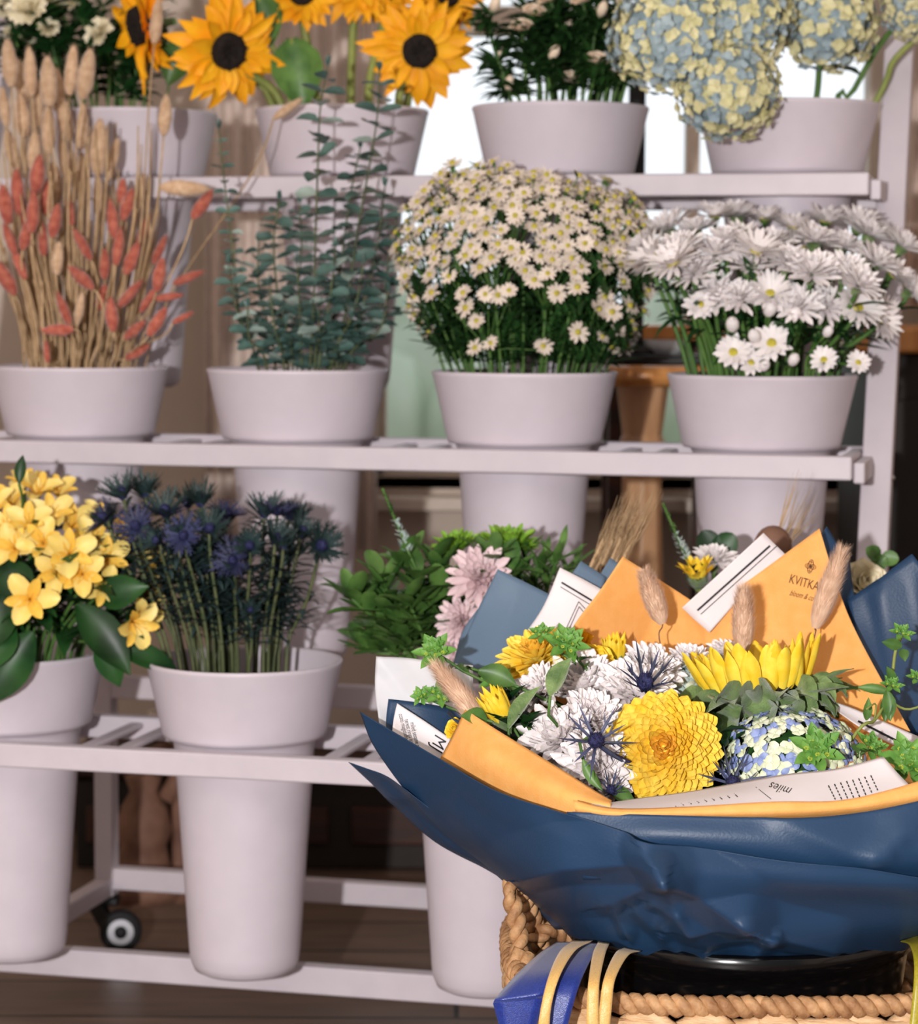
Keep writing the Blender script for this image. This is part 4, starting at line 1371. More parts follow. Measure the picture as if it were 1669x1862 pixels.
# barley
lst = []
for i in range(9):
    k = i / 8
    Yb = c4.y - .03 + R.uniform(-.02, .02)
    p0 = at(1070 + 55 * k, 1045, Yb)
    p1 = at(1140 + 60 * k + R.uniform(-10, 10), 870 + R.uniform(-12, 25), Yb + .01)
    b0 = PC(3, 3) + V((-.05 + .01 * i * .5, -.03, -.12))
    o = thing('barley_ear', 'x', 'barley', b0, 'dried barley ears behind the bouquet')
    ax = p1 - p0
    pts = bez(V((0, 0, 0)), V((0, 0, .06)), p0 - b0 - ax * .4, p0 - b0, 8)
    part('stem', MB().tube(pts, .001, 5), 'straw', o)
    mb = MB()
    n1 = ax.orthogonal().normalized()
    n2 = ax.normalized().cross(n1)
    for g_ in range(22):
        q = g_ / 22 * .36
        a = (g_ % 3) * 2.1 + R.uniform(-.3, .3)
        d = n1 * math.cos(a) + n2 * math.sin(a)
        p = p0 - b0 + ax * q
        mb.leaf(p, ax.normalized() + d * .35, .009, .004, 0, .1, nu=2)
        e = p + ax * R.uniform(.5, .66) + d * R.uniform(.004, .012)
        mb.tube([p, p.lerp(e, .5) + d * .002, e], [.00035, .00028, .00012], 3, 0, False)
    part('ear', mb, 'straw', o)
    lst.append((o, p1))
name_by_place(lst, 'dried barley ear with long awns', 'before the wooden stool leg', 9)
for i in range(3):
    p0, p1 = at(1405 + i * 12, 1000, c4.y), at(1450 + i * 14, 870 + 20 * i, c4.y)
    b0 = in_pot(3, 3, .04, -.12)
    o = thing('barley_ear', 'thin pale barley ear against the white bucket, ' + ['left', 'middle', 'right'][i] + ' of three', 'barley', b0, 'pale barley ears before the right bucket')
    part('stem', MB().tube(stem_curve(V((0, 0, 0)), p0 - b0, (.3, 0, 1)), .0008, 5), 'straw', o)
    mb = MB()
    for g_ in range(14):
        p = (p0 - b0).lerp(p1 - b0, g_ / 14 * .35)
        e = (p1 - b0) + V((R.uniform(-.008, .008), 0, R.uniform(-.02, .01)))
        mb.tube([p, e], [.0004, .0001], 3, 0, False)
        mb.leaf(p, (p1 - p0), .008, .003, 0, .1, nu=2)
    part('ear', mb, 'straw', o)

# ================================================================== wrapped bouquet
BC = V((at(1345, 1700, 2.06).x, 2.06, 0))     # axis of the bucket
wrap = thing('bouquet_wrap', 'navy, orange and printed white paper wrap of the big bouquet', 'wrapping paper', (BC.x, BC.y, .27))
WL = wrap.location.copy()
SHEETS = {}


def sheet(name, rows, mt, nu=40, nv=24, lin_c=False, folds=(), crump=0, label=None, seed=1, parent=None, thick=.0005, key=None, smooth=True):
    rr = []
    n_ = max(len(r) for r in rows)
    for r in rows:
        P_ = [at(*q) for q in r]
        if lin_c:
            k = len(P_) - 1
            o_ = []
            for i in range(nu + 1):
                u = i / nu * k
                j = min(int(u), k - 1)
                o_.append(P_[j].lerp(P_[j + 1], u - j))
            rr.append(o_)
        else:
            rr.append(cat1(P_, nu + 1))
    cols = [cat1([r[i] for r in rr], nv + 1) if len(rr) > 1 else None for i in range(nu + 1)]
    mb = MB()
    rg = random.Random(seed)
    ridg = []
    for _ in range(int(14 * (crump > 0))):
        a = rg.uniform(0, PI)
        ridg.append((math.cos(a), math.sin(a), rg.uniform(-.3, 1.2), rg.uniform(.05, .16)))
    for j in range(nv + 1):
        for i in range(nu + 1):
            p = cols[i][j].copy()
            if folds:
                x, y = pix(p)
                for pl, hgt, wd in folds:
                    best = 1e9
                    for (ax, ay), (bx, by) in zip(pl, pl[1:]):
                        dx, dy = bx - ax, by - ay
                        tt = max(0, min(1, ((x - ax) * dx + (y - ay) * dy) / (dx * dx + dy * dy)))
                        sd = math.hypot(x - ax - tt * dx, y - ay - tt * dy)
                        # asymmetric crease: steeper below the line
                        cr__ = dx * (y - ay) - dy * (x - ax)
                        if cr__ > 0:
                            sd *= 2.0
                        best = min(best, sd)
                    wd = wd * 1.3
                    if best < wd:
                        p.y -= hgt * (1 - best / wd)
            if crump:
                u, v = i / nu, j / nv
                s_ = 0
                for ca, sa, off, wd in ridg:
                    d = abs(u * ca * 2 + v * sa - off)
                    if d < wd:
                        s_ += (1 - d / wd) * wd
                p.y -= crump * s_ * (.25 + .75 * v)
            mb.v.append(p - WL if parent is None else p)
    for j in range(nv):
        for i in range(nu):
            k = j * (nu + 1) + i
            mb.f.append([k, k + 1, k + nu + 2, k + nu + 1])
            mb.m.append(0)
    o = part(name, mb, mt, wrap if parent is None else parent, smooth=smooth, label=label)
    if key:
        SHEETS[key] = BVHTree.FromPolygons([v + WL for v in mb.v], mb.f)
    md = o.modifiers.new('solidify', 'SOLIDIFY')
    md.thickness = thick
    md.offset = 0
    return o


def decal(name, polys_px, key, mt, parent, off=.0009):
    """flat print given as pixel polygons, laid on the sheet"""
    mb = MB()
    bv = SHEETS[key]
    O_ = V((0, 0, CH))
    vs, fs = polys_px
    ok = {}
    for i, (x, y) in enumerate(vs):
        d = (at(x, y, 1) - O_).normalized()
        h = bv.ray_cast(O_, d)
        if h[0] is None:
            mb.v.append(V((0, 0, 0)))
            ok[i] = False
        else:
            mb.v.append(h[0] - d * off - WL)
            ok[i] = True
    for f_ in fs:
        if all(ok[i] for i in f_):
            mb.f.append(list(f_))
            mb.m.append(0)
    if not mb.f:
        return None
    return part(name, mb, mt, parent, smooth=False)


def stroke(pts, w_):
    vs, fs = [], []
    for (ax, ay), (bx, by) in zip(pts, pts[1:]):
        L = math.hypot(bx - ax, by - ay)
        n_ = max(1, int(L / 8))
        px_, py_ = -(by - ay) / L * w_ / 2, (bx - ax) / L * w_ / 2
        for i in range(n_):
            a0, a1 = i / n_, (i + 1) / n_
            k = len(vs)
            for q, s_ in ((a0, 1), (a0, -1), (a1, -1), (a1, 1)):
                vs.append((ax + (bx - ax) * q + px_ * s_, ay + (by - ay) * q + py_ * s_))
            fs.append((k, k + 1, k + 2, k + 3))
    return vs, fs


def joinp(L):
    vs, fs = [], []
    for v, f_ in L:
        k = len(vs)
        vs += v
        fs += [tuple(i + k for i in q) for q in f_]
    return vs, fs


def text_px(txt, x, y, size, ang, shear=0, sx_=1.0, mirror=False):
    cu = bpy.data.curves.new('lettering', 'FONT')
    cu.body = txt
    cu.size = size
    cu.align_x = 'CENTER'
    cu.align_y = 'CENTER'
    cu.shear = shear
    cu.resolution_u = 3
    o = bpy.data.objects.new('lettering', cu)
    COL.objects.link(o)
    dg = bpy.context.evaluated_depsgraph_get()
    me = o.evaluated_get(dg).to_mesh()
    ca, sa = math.cos(math.radians(ang)), math.sin(math.radians(ang))
    vs = []
    for v in me.vertices:
        X, Y_ = v.co.x * sx_ * (-1 if mirror else 1), -v.co.y
        vs.append((x + X * ca - Y_ * sa, y + X * sa + Y_ * ca))
    fs = [tuple(p.vertices) for p in me.polygons]
    o.evaluated_get(dg).to_mesh_clear()
    bpy.data.objects.remove(o)
    bpy.data.curves.remove(cu)
    return vs, fs


# --- back sheets
sheet('navy_sheet', [[(868, 1108, 2.25), (915, 1100, 2.25), (960, 1100, 2.25)], [(840, 1150, 2.24), (900, 1150, 2.24), (960, 1150, 2.24)], [(822, 1215, 2.22), (900, 1225, 2.22), (980, 1230, 2.21)]], 'slate', 12, 8, label='slate blue second layer')
sheet('navy_sheet', [[(905, 1035, 2.235), (950, 1056, 2.235), (1010, 1086, 2.235)], [(868, 1110, 2.235), (920, 1130, 2.225), (1000, 1150, 2.225)], [(822, 1212, 2.20), (890, 1230, 2.2), (1000, 1260, 2.19)]], 'slate', 20, 16, True, label='slate blue back corner at left')
o = sheet('printed_sheet', [[(1018, 1032, 2.225), (1060, 1053, 2.225), (1100, 1075, 2.225)], [(985, 1108, 2.22), (1040, 1130, 2.21), (1110, 1160, 2.21)], [(930, 1185, 2.19), (1000, 1210, 2.19), (1090, 1230, 2.18)]], 'paper', 20, 16, True, key='pl', label='white paper with black frame lines, upper left')
for st__ in [stroke([(1021, 1059), (1076, 1092)], 3.4), stroke([(1019, 1067), (1074, 1100)], 1.3), stroke([(1064, 1107), (1052, 1094)], 1.3), stroke([(1052, 1094), (1028, 1146)], 1.3), stroke([(1062, 1114), (1053, 1103)], 1.3), stroke([(1053, 1103), (1032, 1150)], 1.3)]:
    decal('printed_line', st__, 'pl', 'ink', o)
sheet('navy_sheet', [[(1056, 1020, 2.245), (1075, 1032, 2.245), (1102, 1050, 2.245)], [(1030, 1060, 2.24), (1060, 1075, 2.24), (1090, 1090, 2.24)], [(1020, 1100, 2.23), (1050, 1110, 2.23), (1080, 1120, 2.23)]], 'slate', 10, 8, True)
sheet('navy_sheet', [[(1110, 1014, 2.255), (1118, 1020, 2.255), (1135, 1030, 2.255)], [(1090, 1048, 2.25), (1110, 1060, 2.25), (1130, 1070, 2.25)], [(1080, 1090, 2.24), (1100, 1090, 2.24), (1130, 1100, 2.24)]], 'slate', 10, 8, True)
o = sheet('printed_sheet', [[(1388, 969, 2.235), (1408, 989, 2.235), (1430, 1010, 2.235)], [(1322, 1030, 2.23), (1340, 1049, 2.23), (1362, 1070, 2.23)], [(1240, 1105, 2.225), (1262, 1126, 2.225), (1290, 1150, 2.22)]], 'paper', 16, 16, True, key='pr', label='white paper strip with two black lines')
for st__ in [stroke([(1406, 987), (1268, 1110)], 3.6), stroke([(1412, 993), (1274, 1117)], 1.5)]:
    decal('printed_line', st__, 'pr', 'ink', o)
sheet('navy_sheet', [[(1503, 957, 2.24), (1520, 985, 2.24), (1545, 1022, 2.24)], [(1470, 1010, 2.23), (1515, 1050, 2.23), (1556, 1090, 2.23)], [(1480, 1150, 2.22), (1540, 1160, 2.22), (1600, 1200, 2.22)]], 'navy', 14, 14, True, label='navy point behind the lettered orange peak')
sheet('navy_sheet', [[(1540, 1092, 2.22), (1600, 1050, 2.215), (1658, 1007, 2.21), (1700, 1060, 2.2), (1760, 1130, 2.18)], [(1560, 1180, 2.2), (1620, 1170, 2.2), (1680, 1170, 2.19), (1730, 1190, 2.17), (1780, 1220, 2.15)],
                     [(1600, 1330, 2.15), (1650, 1340, 2.15), (1700, 1350, 2.13), (1750, 1360, 2.11), (1800, 1370, 2.08)]], 'navy', 32, 20, True, folds=[([(1600, 1080), (1640, 1300)], .006, 40)], label='navy sheet standing at the right edge')
og = sheet('orange_sheet', [[(1132, 1012, 2.205), (1208, 1060, 2.225), (1285, 1110, 2.235), (1388, 1036, 2.225), (1490, 961, 2.205)],
                            [(1090, 1075, 2.19), (1190, 1120, 2.22), (1285, 1160, 2.23), (1410, 1100, 2.22), (1524, 1070, 2.19)],
                            [(1036, 1150, 2.17), (1160, 1190, 2.21), (1290, 1210, 2.22), (1430, 1180, 2.2), (1562, 1160, 2.17)],
                            [(960, 1300, 2.12), (1120, 1330, 2.16), (1300, 1340, 2.17), (1480, 1330, 2.15), (1655, 1330, 2.1)]], 'orange', 80, 30, True, key='og', label='orange paper with two peaks and printed florist name')
em = []
for r_ in (7.5, ):
    pass
cx_, cy_ = 1473.5, 1030
an = math.radians(12)


def loc2(px_, py_):
    return (cx_ + px_ * math.cos(an) - py_ * math.sin(an), cy_ + px_ * math.sin(an) + py_ * math.cos(an))


for ox, oy, rx, ry in ((0, -6, 4, 6.5), (0, 6, 4, 6.5), (-4.5, 0, 5.5, 4), (4.5, 0, 5.5, 4), (0, 0, 6, 9), (0, 0, 2.2, 2.2)):
    em.append(stroke([loc2(ox + rx * math.cos(k * PI / 8), oy + ry * math.sin(k * PI / 8)) for k in range(17)], 1.0))
em.append(stroke([loc2(-8, 0), loc2(8, 0)], .9))
em.append(stroke([loc2(0, -12), loc2(0, 12)], .9))
decal('emblem', joinp(em), 'og', 'browni', og)
decal('lettering', text_px('KVITKA', 1462, 1060, 24, 16, 0, .68), 'og', 'browni', og)
decal('lettering', text_px('bloom & co', 1457, 1083, 15, 14, .5, .62), 'og', 'browni', og)

# --- left sheets
sheet('tissue_sheet', [[(684, 1193, 2.13), (735, 1196, 2.13), (800, 1204, 2.13), (860, 1210, 2.13)], [(682, 1250, 2.12), (735, 1255, 2.115), (800, 1260, 2.11), (860, 1280, 2.11)], [(690, 1320, 2.09), (740, 1350, 2.09), (800, 1380, 2.08), (860, 1400, 2.08)]],
      'tissue', 30, 20, folds=[([(690, 1200), (790, 1330)], .004, 30)], label='plain pale tissue sheet at far left')
sheet('navy_sheet', [[(706, 1271, 2.10), (750, 1276, 2.10), (800, 1284, 2.10), (860, 1300, 2.10)], [(702, 1310, 2.09), (750, 1330, 2.09), (800, 1350, 2.08), (850, 1370, 2.08)], [(705, 1345, 2.06), (750, 1375, 2.06), (790, 1400, 2.05), (850, 1430, 2.05)]], 'navy', 16, 12, label='navy strip behind the printed page')
o = sheet('printed_sheet', [[(722, 1279, 2.085), (770, 1310, 2.08), (822, 1345, 2.075)], [(716, 1306, 2.08), (760, 1335, 2.075), (812, 1368, 2.07)], [(712, 1340, 2.06), (755, 1368, 2.055), (800, 1400, 2.05)]], 'paper', 20, 14, key='pp', label='white page with black italic print, left')
decal('lettering', joinp([text_px('miled sesame se', 755, 1337, 12, 76, 0, .62), text_px('terest ringa au', 744, 1329, 12, 76, 0, .62), text_px('ccato magistene', 734, 1321, 12, 76, 0, .62), text_px('MJ', 797, 1350, 34, 108, .3, .8)]), 'pp', 'ink', o)
ob = sheet('orange_sheet', [[(846, 1290, 2.03), (900, 1325, 2.0), (960, 1362, 1.97), (1030, 1405, 1.93), (1080, 1437, 1.91), (1112, 1456, 1.9)],
                            [(824, 1335, 2.03), (870, 1365, 1.99), (930, 1398, 1.955), (1000, 1433, 1.915), (1060, 1456, 1.895), (1110, 1466, 1.885)],
                            [(798, 1384, 2.03), (850, 1412, 2.0), (910, 1446, 1.965), (980, 1476, 1.925), (1046, 1492, 1.90), (1110, 1500, 1.895)]], 'orange', 50, 16, label='orange paper band folded over at front left')
o = sheet('printed_sheet', [[(1100, 1461, 1.93), (1160, 1452, 1.93), (1250, 1440, 1.935), (1340, 1424, 1.935), (1430, 1408, 1.93), (1520, 1398, 1.925), (1606, 1376, 1.92)],
                            [(1075, 1462, 1.89), (1160, 1464, 1.90), (1250, 1456, 1.90), (1340, 1444, 1.90), (1440, 1436, 1.90), (1540, 1428, 1.90), (1634, 1408, 1.90)],
                            [(1060, 1470, 1.875), (1160, 1478, 1.875), (1260, 1474, 1.875), (1360, 1466, 1.875), (1460, 1466, 1.875), (1560, 1456, 1.875), (1660, 1434, 1.88)]], 'paper', 60, 14, key='pf', label='white printed page curling along the front edge')
bl = []
for k in range(8):
    x0 = 1506 + k * 11
    L = 34 - abs(k - 4) * 1.5
    segs = 5
    for g_ in range(segs):
        a0 = g_ / segs
        a1 = a0 + .75 / segs * R.uniform(.8, 1.1)
        bl.append(stroke([(x0 + a0 * 14, 1432 - k * 2.6 + a0 * L - 4), (x0 + a1 * 14, 1432 - k * 2.6 + a1 * L - 4)], 2.2))
for k in range(9):
    x0 = 1205 + k * 14
    for g_ in range(4):
        a0 = g_ / 4
        a1 = a0 + .19
        bl.append(stroke([(x0 + a0 * 26, 1446 - k * 2.2 + a0 * 22), (x0 + a1 * 26, 1446 - k * 2.2 + a1 * 22)], 1.8))
bl.append(stroke([(1368, 1426), (1402, 1453)], 1.2))
bl.append(text_px('miles', 1420, 1434, 22, 197, .4, .9))
decal('printed_text', joinp(bl), 'pf', 'ink', o)
sheet('orange_sheet', [[(1042, 1455, 1.875), (1120, 1470, 1.868), (1250, 1467, 1.862), (1400, 1458, 1.862), (1520, 1456, 1.868), (1610, 1438, 1.875), (1720, 1405, 1.89)],
                       [(1046, 1474, 1.872), (1120, 1482, 1.862), (1250, 1482, 1.858), (1400, 1480, 1.858), (1520, 1474, 1.864), (1610, 1462, 1.87), (1720, 1440, 1.88)],
                       [(1058, 1500, 1.895), (1120, 1505, 1.885), (1250, 1505, 1.88), (1400, 1500, 1.88), (1520, 1495, 1.885), (1610, 1486, 1.89), (1720, 1470, 1.90)]], 'orange', 50, 8, label='narrow orange band along the front rim')
# right inner orange and white strip
sheet('orange_sheet', [[(1500, 1270, 2.12), (1560, 1300, 2.12), (1620, 1330, 2.12), (1700, 1380, 2.12)], [(1500, 1330, 2.05), (1560, 1350, 2.05), (1630, 1380, 2.05), (1700, 1420, 2.05)], [(1500, 1400, 1.98), (1570, 1410, 1.98), (1640, 1420, 1.98), (1700, 1450, 1.98)]], 'orange', 20, 12, label='orange paper inside at right')
o = sheet('printed_sheet', [[(1518, 1276, 2.09), (1560, 1292, 2.085), (1610, 1314, 2.08), (1700, 1352, 2.07)], [(1516, 1285, 2.085), (1556, 1305, 2.08), (1605, 1328, 2.075), (1695, 1370, 2.06)], [(1520, 1292, 2.08), (1560, 1320, 2.07), (1605, 1345, 2.065), (1690, 1385, 2.05)]], 'paper', 24, 8, key='ps', label='white strip with black line, right')
decal('printed_lines', stroke([(1560, 1311), (1650, 1357), (1690, 1376)], 4), 'ps', 'ink', o)

# --- navy front
sheet('navy_sheet', [[(634, 1386, 2.12), (668, 1398, 2.1), (700, 1410, 2.08), (740, 1435, 2.05)],
                     [(690, 1438, 2.12), (716, 1446, 2.1), (742, 1447, 2.08), (790, 1475, 2.05)],
                     [(790, 1530, 2.12), (815, 1535, 2.1), (840, 1530, 2.08), (880, 1560, 2.04)],
                     [(925, 1604, 2.1), (935, 1604, 2.08), (950, 1600, 2.06), (980, 1620, 2.02)],
                     [(1010, 1690, 2.06), (1020, 1690, 2.05), (1030, 1690, 2.04), (1050, 1690, 2.02)]], 'navy', 20, 40, folds=[([(705, 1452), (745, 1445), (930, 1600)], .008, 26)], label='navy sheet corner flaring low at left')
sheet('navy_sheet', [[(1030, 1476, 1.872), (1200, 1482, 1.856), (1400, 1486, 1.850), (1560, 1478, 1.858), (1740, 1440, 1.88), (1900, 1400, 1.98), (1960, 1370, 2.1)],
                     [(1060, 1540, 1.868), (1200, 1530, 1.85), (1400, 1545, 1.845), (1560, 1560, 1.85), (1740, 1540, 1.87), (1870, 1500, 1.98), (1925, 1470, 2.1)],
                     [(1060, 1600, 1.88), (1200, 1600, 1.87), (1400, 1620, 1.87), (1560, 1620, 1.87), (1740, 1600, 1.89), (1840, 1580, 1.98), (1880, 1560, 2.1)]], 'navy', 50, 20, folds=[([(1420, 1488), (1592, 1567)], .005, 46), ([(1592, 1567), (1645, 1512)], .006, 30)], label='navy sheet layer along the front rim')
FOLDS = [([(948, 1590), (1020, 1572), (1165, 1562), (1190, 1580)], 0.0189, 60), ([(1165, 1538), (1200, 1580), (1335, 1662)], 0.0243, 62), ([(1190, 1582), (1225, 1650), (1250, 1690), (1275, 1735)], 0.0175, 40), ([(1245, 1684), (1352, 1678), (1420, 1700), (1510, 1722)], 0.0189, 46),
         ([(1100, 1640), (1170, 1610), (1190, 1585)], 0.0135, 40), ([(1392, 1700), (1368, 1735)], 0.0135, 26), ([(1120, 1660), (1135, 1690)], 0.0095, 22), ([(1185, 1640), (1215, 1655), (1205, 1680)], 0.0108, 24), ([(1350, 1680), (1395, 1705)], 0.0108, 24),
         ([(1040, 1700), (1120, 1705), (1180, 1735)], 0.0108, 26), ([(1155, 1655), (1230, 1730)], 0.0081, 24), ([(1280, 1712), (1360, 1706)], 0.0081, 20)]
sheet('navy_sheet', [[(654, 1294, 2.06), (740, 1345, 2.02), (800, 1380, 1.99), (900, 1437, 1.93), (1000, 1471, 1.885), (1060, 1488, 1.862), (1190, 1523, 1.846), (1400, 1562, 1.84), (1560, 1578, 1.845), (1760, 1600, 1.87), (1900, 1540, 1.98), (1950, 1480, 2.1)],
                     [(688, 1370, 2.06), (760, 1410, 2.03), (830, 1445, 1.99), (910, 1490, 1.94), (1000, 1520, 1.89), (1080, 1540, 1.87), (1200, 1570, 1.852), (1400, 1600, 1.845), (1560, 1610, 1.85), (1760, 1620, 1.88), (1880, 1580, 1.98), (1920, 1540, 2.1)],
                     [(790, 1498, 2.06), (835, 1520, 2.03), (880, 1540, 1.99), (940, 1565, 1.95), (1010, 1590, 1.91), (1090, 1605, 1.89), (1210, 1625, 1.875), (1400, 1640, 1.87), (1560, 1645, 1.875), (1760, 1650, 1.90), (1840, 1620, 1.99), (1870, 1590, 2.1)],
                     [(925, 1605, 2.06), (955, 1622, 2.03), (985, 1636, 2.0), (1020, 1650, 1.97), (1065, 1662, 1.94), (1130, 1672, 1.92), (1230, 1684, 1.905), (1400, 1690, 1.9), (1560, 1690, 1.9), (1740, 1680, 1.925), (1780, 1660, 2.0), (1790, 1640, 2.1)],
                     [(1035, 1698, 2.07), (1045, 1703, 2.045), (1060, 1706, 2.02), (1082, 1711, 1.995), (1115, 1719, 1.97), (1165, 1729, 1.955), (1250, 1737, 1.945), (1400, 1740, 1.94), (1550, 1732, 1.945), (1660, 1712, 1.965), (1690, 1690, 2.02), (1695, 1670, 2.1)],
                     [(1060, 1722, 2.10), (1070, 1730, 2.08), (1080, 1735, 2.06), (1100, 1745, 2.04), (1130, 1755, 2.01), (1180, 1765, 1.995), (1260, 1772, 1.985), (1400, 1778, 1.98), (1530, 1772, 1.985), (1620, 1750, 2.0), (1640, 1730, 2.05), (1645, 1710, 2.1)]],
      'navy', 220, 130, folds=FOLDS, crump=.006, seed=5, label='large navy sheet forming the creased front of the wrap')
# hidden lower back of the cone, closes the wrap
bk = MB()
for j in range(9):
    q = j / 8
    for i in range(25):
        a = math.radians(-20 + 220 * i / 24)
        r_ = .10 + .12 * q
        bk.v.append(V((BC.x + r_ * math.cos(a) * 1.12, BC.y + .02 + (r_ * .62) * math.sin(a), .30 + .13 * q)) - WL)
for j in range(8):
    for i in range(24):
        k = j * 25 + i
        bk.f.append([k, k + 1, k + 26, k + 25])
        bk.m.append(0)
o = part('navy_sheet', bk, 'navy', wrap)
o.modifiers.new('solidify', 'SOLIDIFY').thickness = .0006

# ------------------------------------------------------------------ bouquet flowers
STEMB = V((BC.x, BC.y, .34))


def bflower(name, lab, cat_, x, y, Y, d, parts, sc=1, roll=None, srad=.002, smat='stem', leaves=None, group='flowers of the wrapped bouquet', mid=None):
    h = at(x, y, Y)
    b0 = STEMB + V(((h.x - STEMB.x) * .15, (h.y - STEMB.y) * .2, R.uniform(-.02, .02)))
    return flower(name, lab, cat_, b0, h, d, parts, sc, roll, srad, smat, group, leaves, bend_d=(V(d) * .3 + (h - b0).normalized()), mid=mid)


# big yellow mum: many rings of spoon petals
def big_mum(r, hue=('mumy', 'mumo')):
    mb = MB()
    n_ = 280
    for i in range(n_):
        f_ = i / n_                 # 0 outer .. 1 inner
        a = i * 2.39996 + R.uniform(-.05, .05)
        rr = r * (1 - f_) ** .56
        e = .02 + .95 * f_ ** 1.5
        L = r * (.46 - .24 * f_) * R.uniform(.9, 1.1)
        W = r * (.25 - .10 * f_) * R.uniform(.9, 1.1)
        z = r * .45 * (1 - (rr / r) ** 2)
        c_ = V((math.cos(a), math.sin(a), 0))
        r0 = max(.0005, rr - L * .8 * math.cos(min(1.3, e + .2)))
        M4 = Matrix.Translation(c_ * r0 + V((0, 0, z - L * .3))) @ RZ(a + R.uniform(-.15, .15)) @ Matrix.Rotation(R.uniform(-.18, .18), 4, 'X')
        mb.petal(M4, L, W, e, e + .5 + R.uniform(-.15, .2), .3, 7, 2, 1 if f_ > .9 else 0, .74, .6)
    mb.lathe([(r * .7, -.004), (r * .4, -.012), (.004, -.02)], 20, None, 2)
    mb.ball((0, 0, r * .05), r * .5, 16, 0, (1, 1, .7))
    return mb.mesh('petals', [hue[0], hue[1], 'bract'])


bm1 = big_mum(.046)
bflower('yellow_chrysanthemum', 'large round yellow chrysanthemum in the middle of the bouquet', 'chrysanthemum', 1208, 1362, 1.99, (-.12, -.93, .28), [('petals', bm1)], 1.0, .4, .003)
bflower('yellow_chrysanthemum', 'yellow chrysanthemum seen from the side, upper left of the bouquet', 'chrysanthemum', 980, 1205, 2.13, (-.3, -.35, .85), [('petals', mum_mesh(.036, 9, 'mumy', 'mumo', .1, 2, .26))], 1.05, None, .003)


def white_mum(r, op):
    q = []
    for i in range(9):
        f_ = i / 8
        q.append((int(17 - 8 * f_), r * (1 - .45 * f_), r * (.30 - .07 * f_), op - .25 + f_ * .75, op + f_ * .95, .38, .004 * (1 - f_), f_ * r * .15, 0, dict(mx=.66, nu=7, nv=2, base=.45, rip=.02, j=.15)))
    mb = merge_petals(q)
    mb.lathe([(r * .3, .0), (r * .25, -.006), (.003, -.016)], 12, None, 1)
    return mb.mesh('petals', ['white', 'bract'])


wmm = [white_mum(.034, .45), white_mum(.034, .25), white_mum(.034, .6)]
for x, y, Y, d, v, sc, lab in [(1020, 1352, 2.02, (-.35, -.65, .65), 0, 1.0, 'white chrysanthemum at lower left, touching the orange band'), (1072, 1318, 2.03, (.2, -.6, .7), 2, .85, 'white chrysanthemum just left of the spiky thistle'),
                               (1150, 1268, 2.07, (.05, -.6, .75), 1, 1.0, 'white chrysanthemum directly above the big yellow one'), (1060, 1262, 2.09, (-.15, -.55, .85), 2, 1.05, 'white chrysanthemum behind the pointed green leaf'),
                               (985, 1262, 2.09, (-.5, -.5, .7), 0, .75, 'white chrysanthemum below the side-on yellow one'), (1085, 1400, 1.99, (-.2, -.9, .2), 1, .95, 'white chrysanthemum beneath the thistle at the bouquet front'),
                               (1180, 1225, 2.11, (.2, -.5, .8), 0, .8, 'white chrysanthemum behind the upper thistle'), (1255, 1212, 2.14, (.0, -.3, .95), 2, .62, 'small white chrysanthemum left of the bouquet sunflower'), (1320, 1190, 2.18, (.1, -.3, .95), 1, .5, 'tiny white chrysanthemum behind the bouquet sunflower')]:
    bflower('white_chrysanthemum', lab, 'chrysanthemum', x, y, Y, d, [('petals', wmm[v])], sc)


# side-on sunflower with big ruffled bracts
def cup_sunflower(r):
    pet = MB()
    for g_ in range(2):
        n_ = 26
        for i in range(n_):
            a = 2 * PI * (i + .5 * g_ + R.uniform(-.25, .25)) / n_
            M4 = RZ(a) @ Matrix.Translation((r * (.74 - .06 * g_), 0, 0)) @ Matrix.Rotation(R.uniform(-.3, .3), 4, 'X') @ RZ(R.uniform(-.15, .15))
            pet.petal(M4, r * R.uniform(.66, .84), r * R.uniform(.22, .29), 1.0 + .12 * g_, 1.35 + R.uniform(-.15, .25), .22, 9, 3, 0, .55, .5, R.random() < .3, .012)
    dk = MB().lathe([(r * .74, 0), (r * .72, .008), (r * .4, .01), (.001, .006)], 40, None, 0, .02)
    br_ = MB()
    for g_, (n_, L, W, e0, e1, zz) in enumerate([(15, .62, .5, .9, -.9, -.16), (14, .62, .52, .5, -1.5, -.34), (12, .6, .5, .1, -1.7, -.54), (14, .85, .24, .35, -.1, -.14)]):
        for i in range(n_):
            a = 2 * PI * (i + R.uniform(-.3, .3) + g_ * .5) / n_
            M4 = RZ(a) @ Matrix.Translation((r * (.74 - .12 * g_ if g_ < 3 else .72), 0, r * zz)) @ Matrix.Rotation(R.uniform(-.5, .5), 4, 'X')
            br_.petal(M4, r * L * R.uniform(.85, 1.2), r * W, e0 + R.uniform(-.2, .3), e1 + R.uniform(-.5, .5), .35, 8, 3, 0, .38, .55, True, .035)
    br_.lathe([(r * .74, -.001), (r * .7, -r * .2), (r * .5, -r * .5), (r * .2, -r * .62), (.004, -r * .7)], 32, None, 0, .03)
    return [('petals', pet.mesh('petals', 'suny')), ('seed_disk', dk.mesh('seed_disk', 'disk')), ('bracts', br_.mesh('bracts', 'bract'))]


bflower('sunflower', 'yellow sunflower seen from the side with ruffled green bracts', 'sunflower', 1378, 1258, 2.09, (-.14, .14, 1), cup_sunflower(.057), 1, .3, .005, 'stemy')


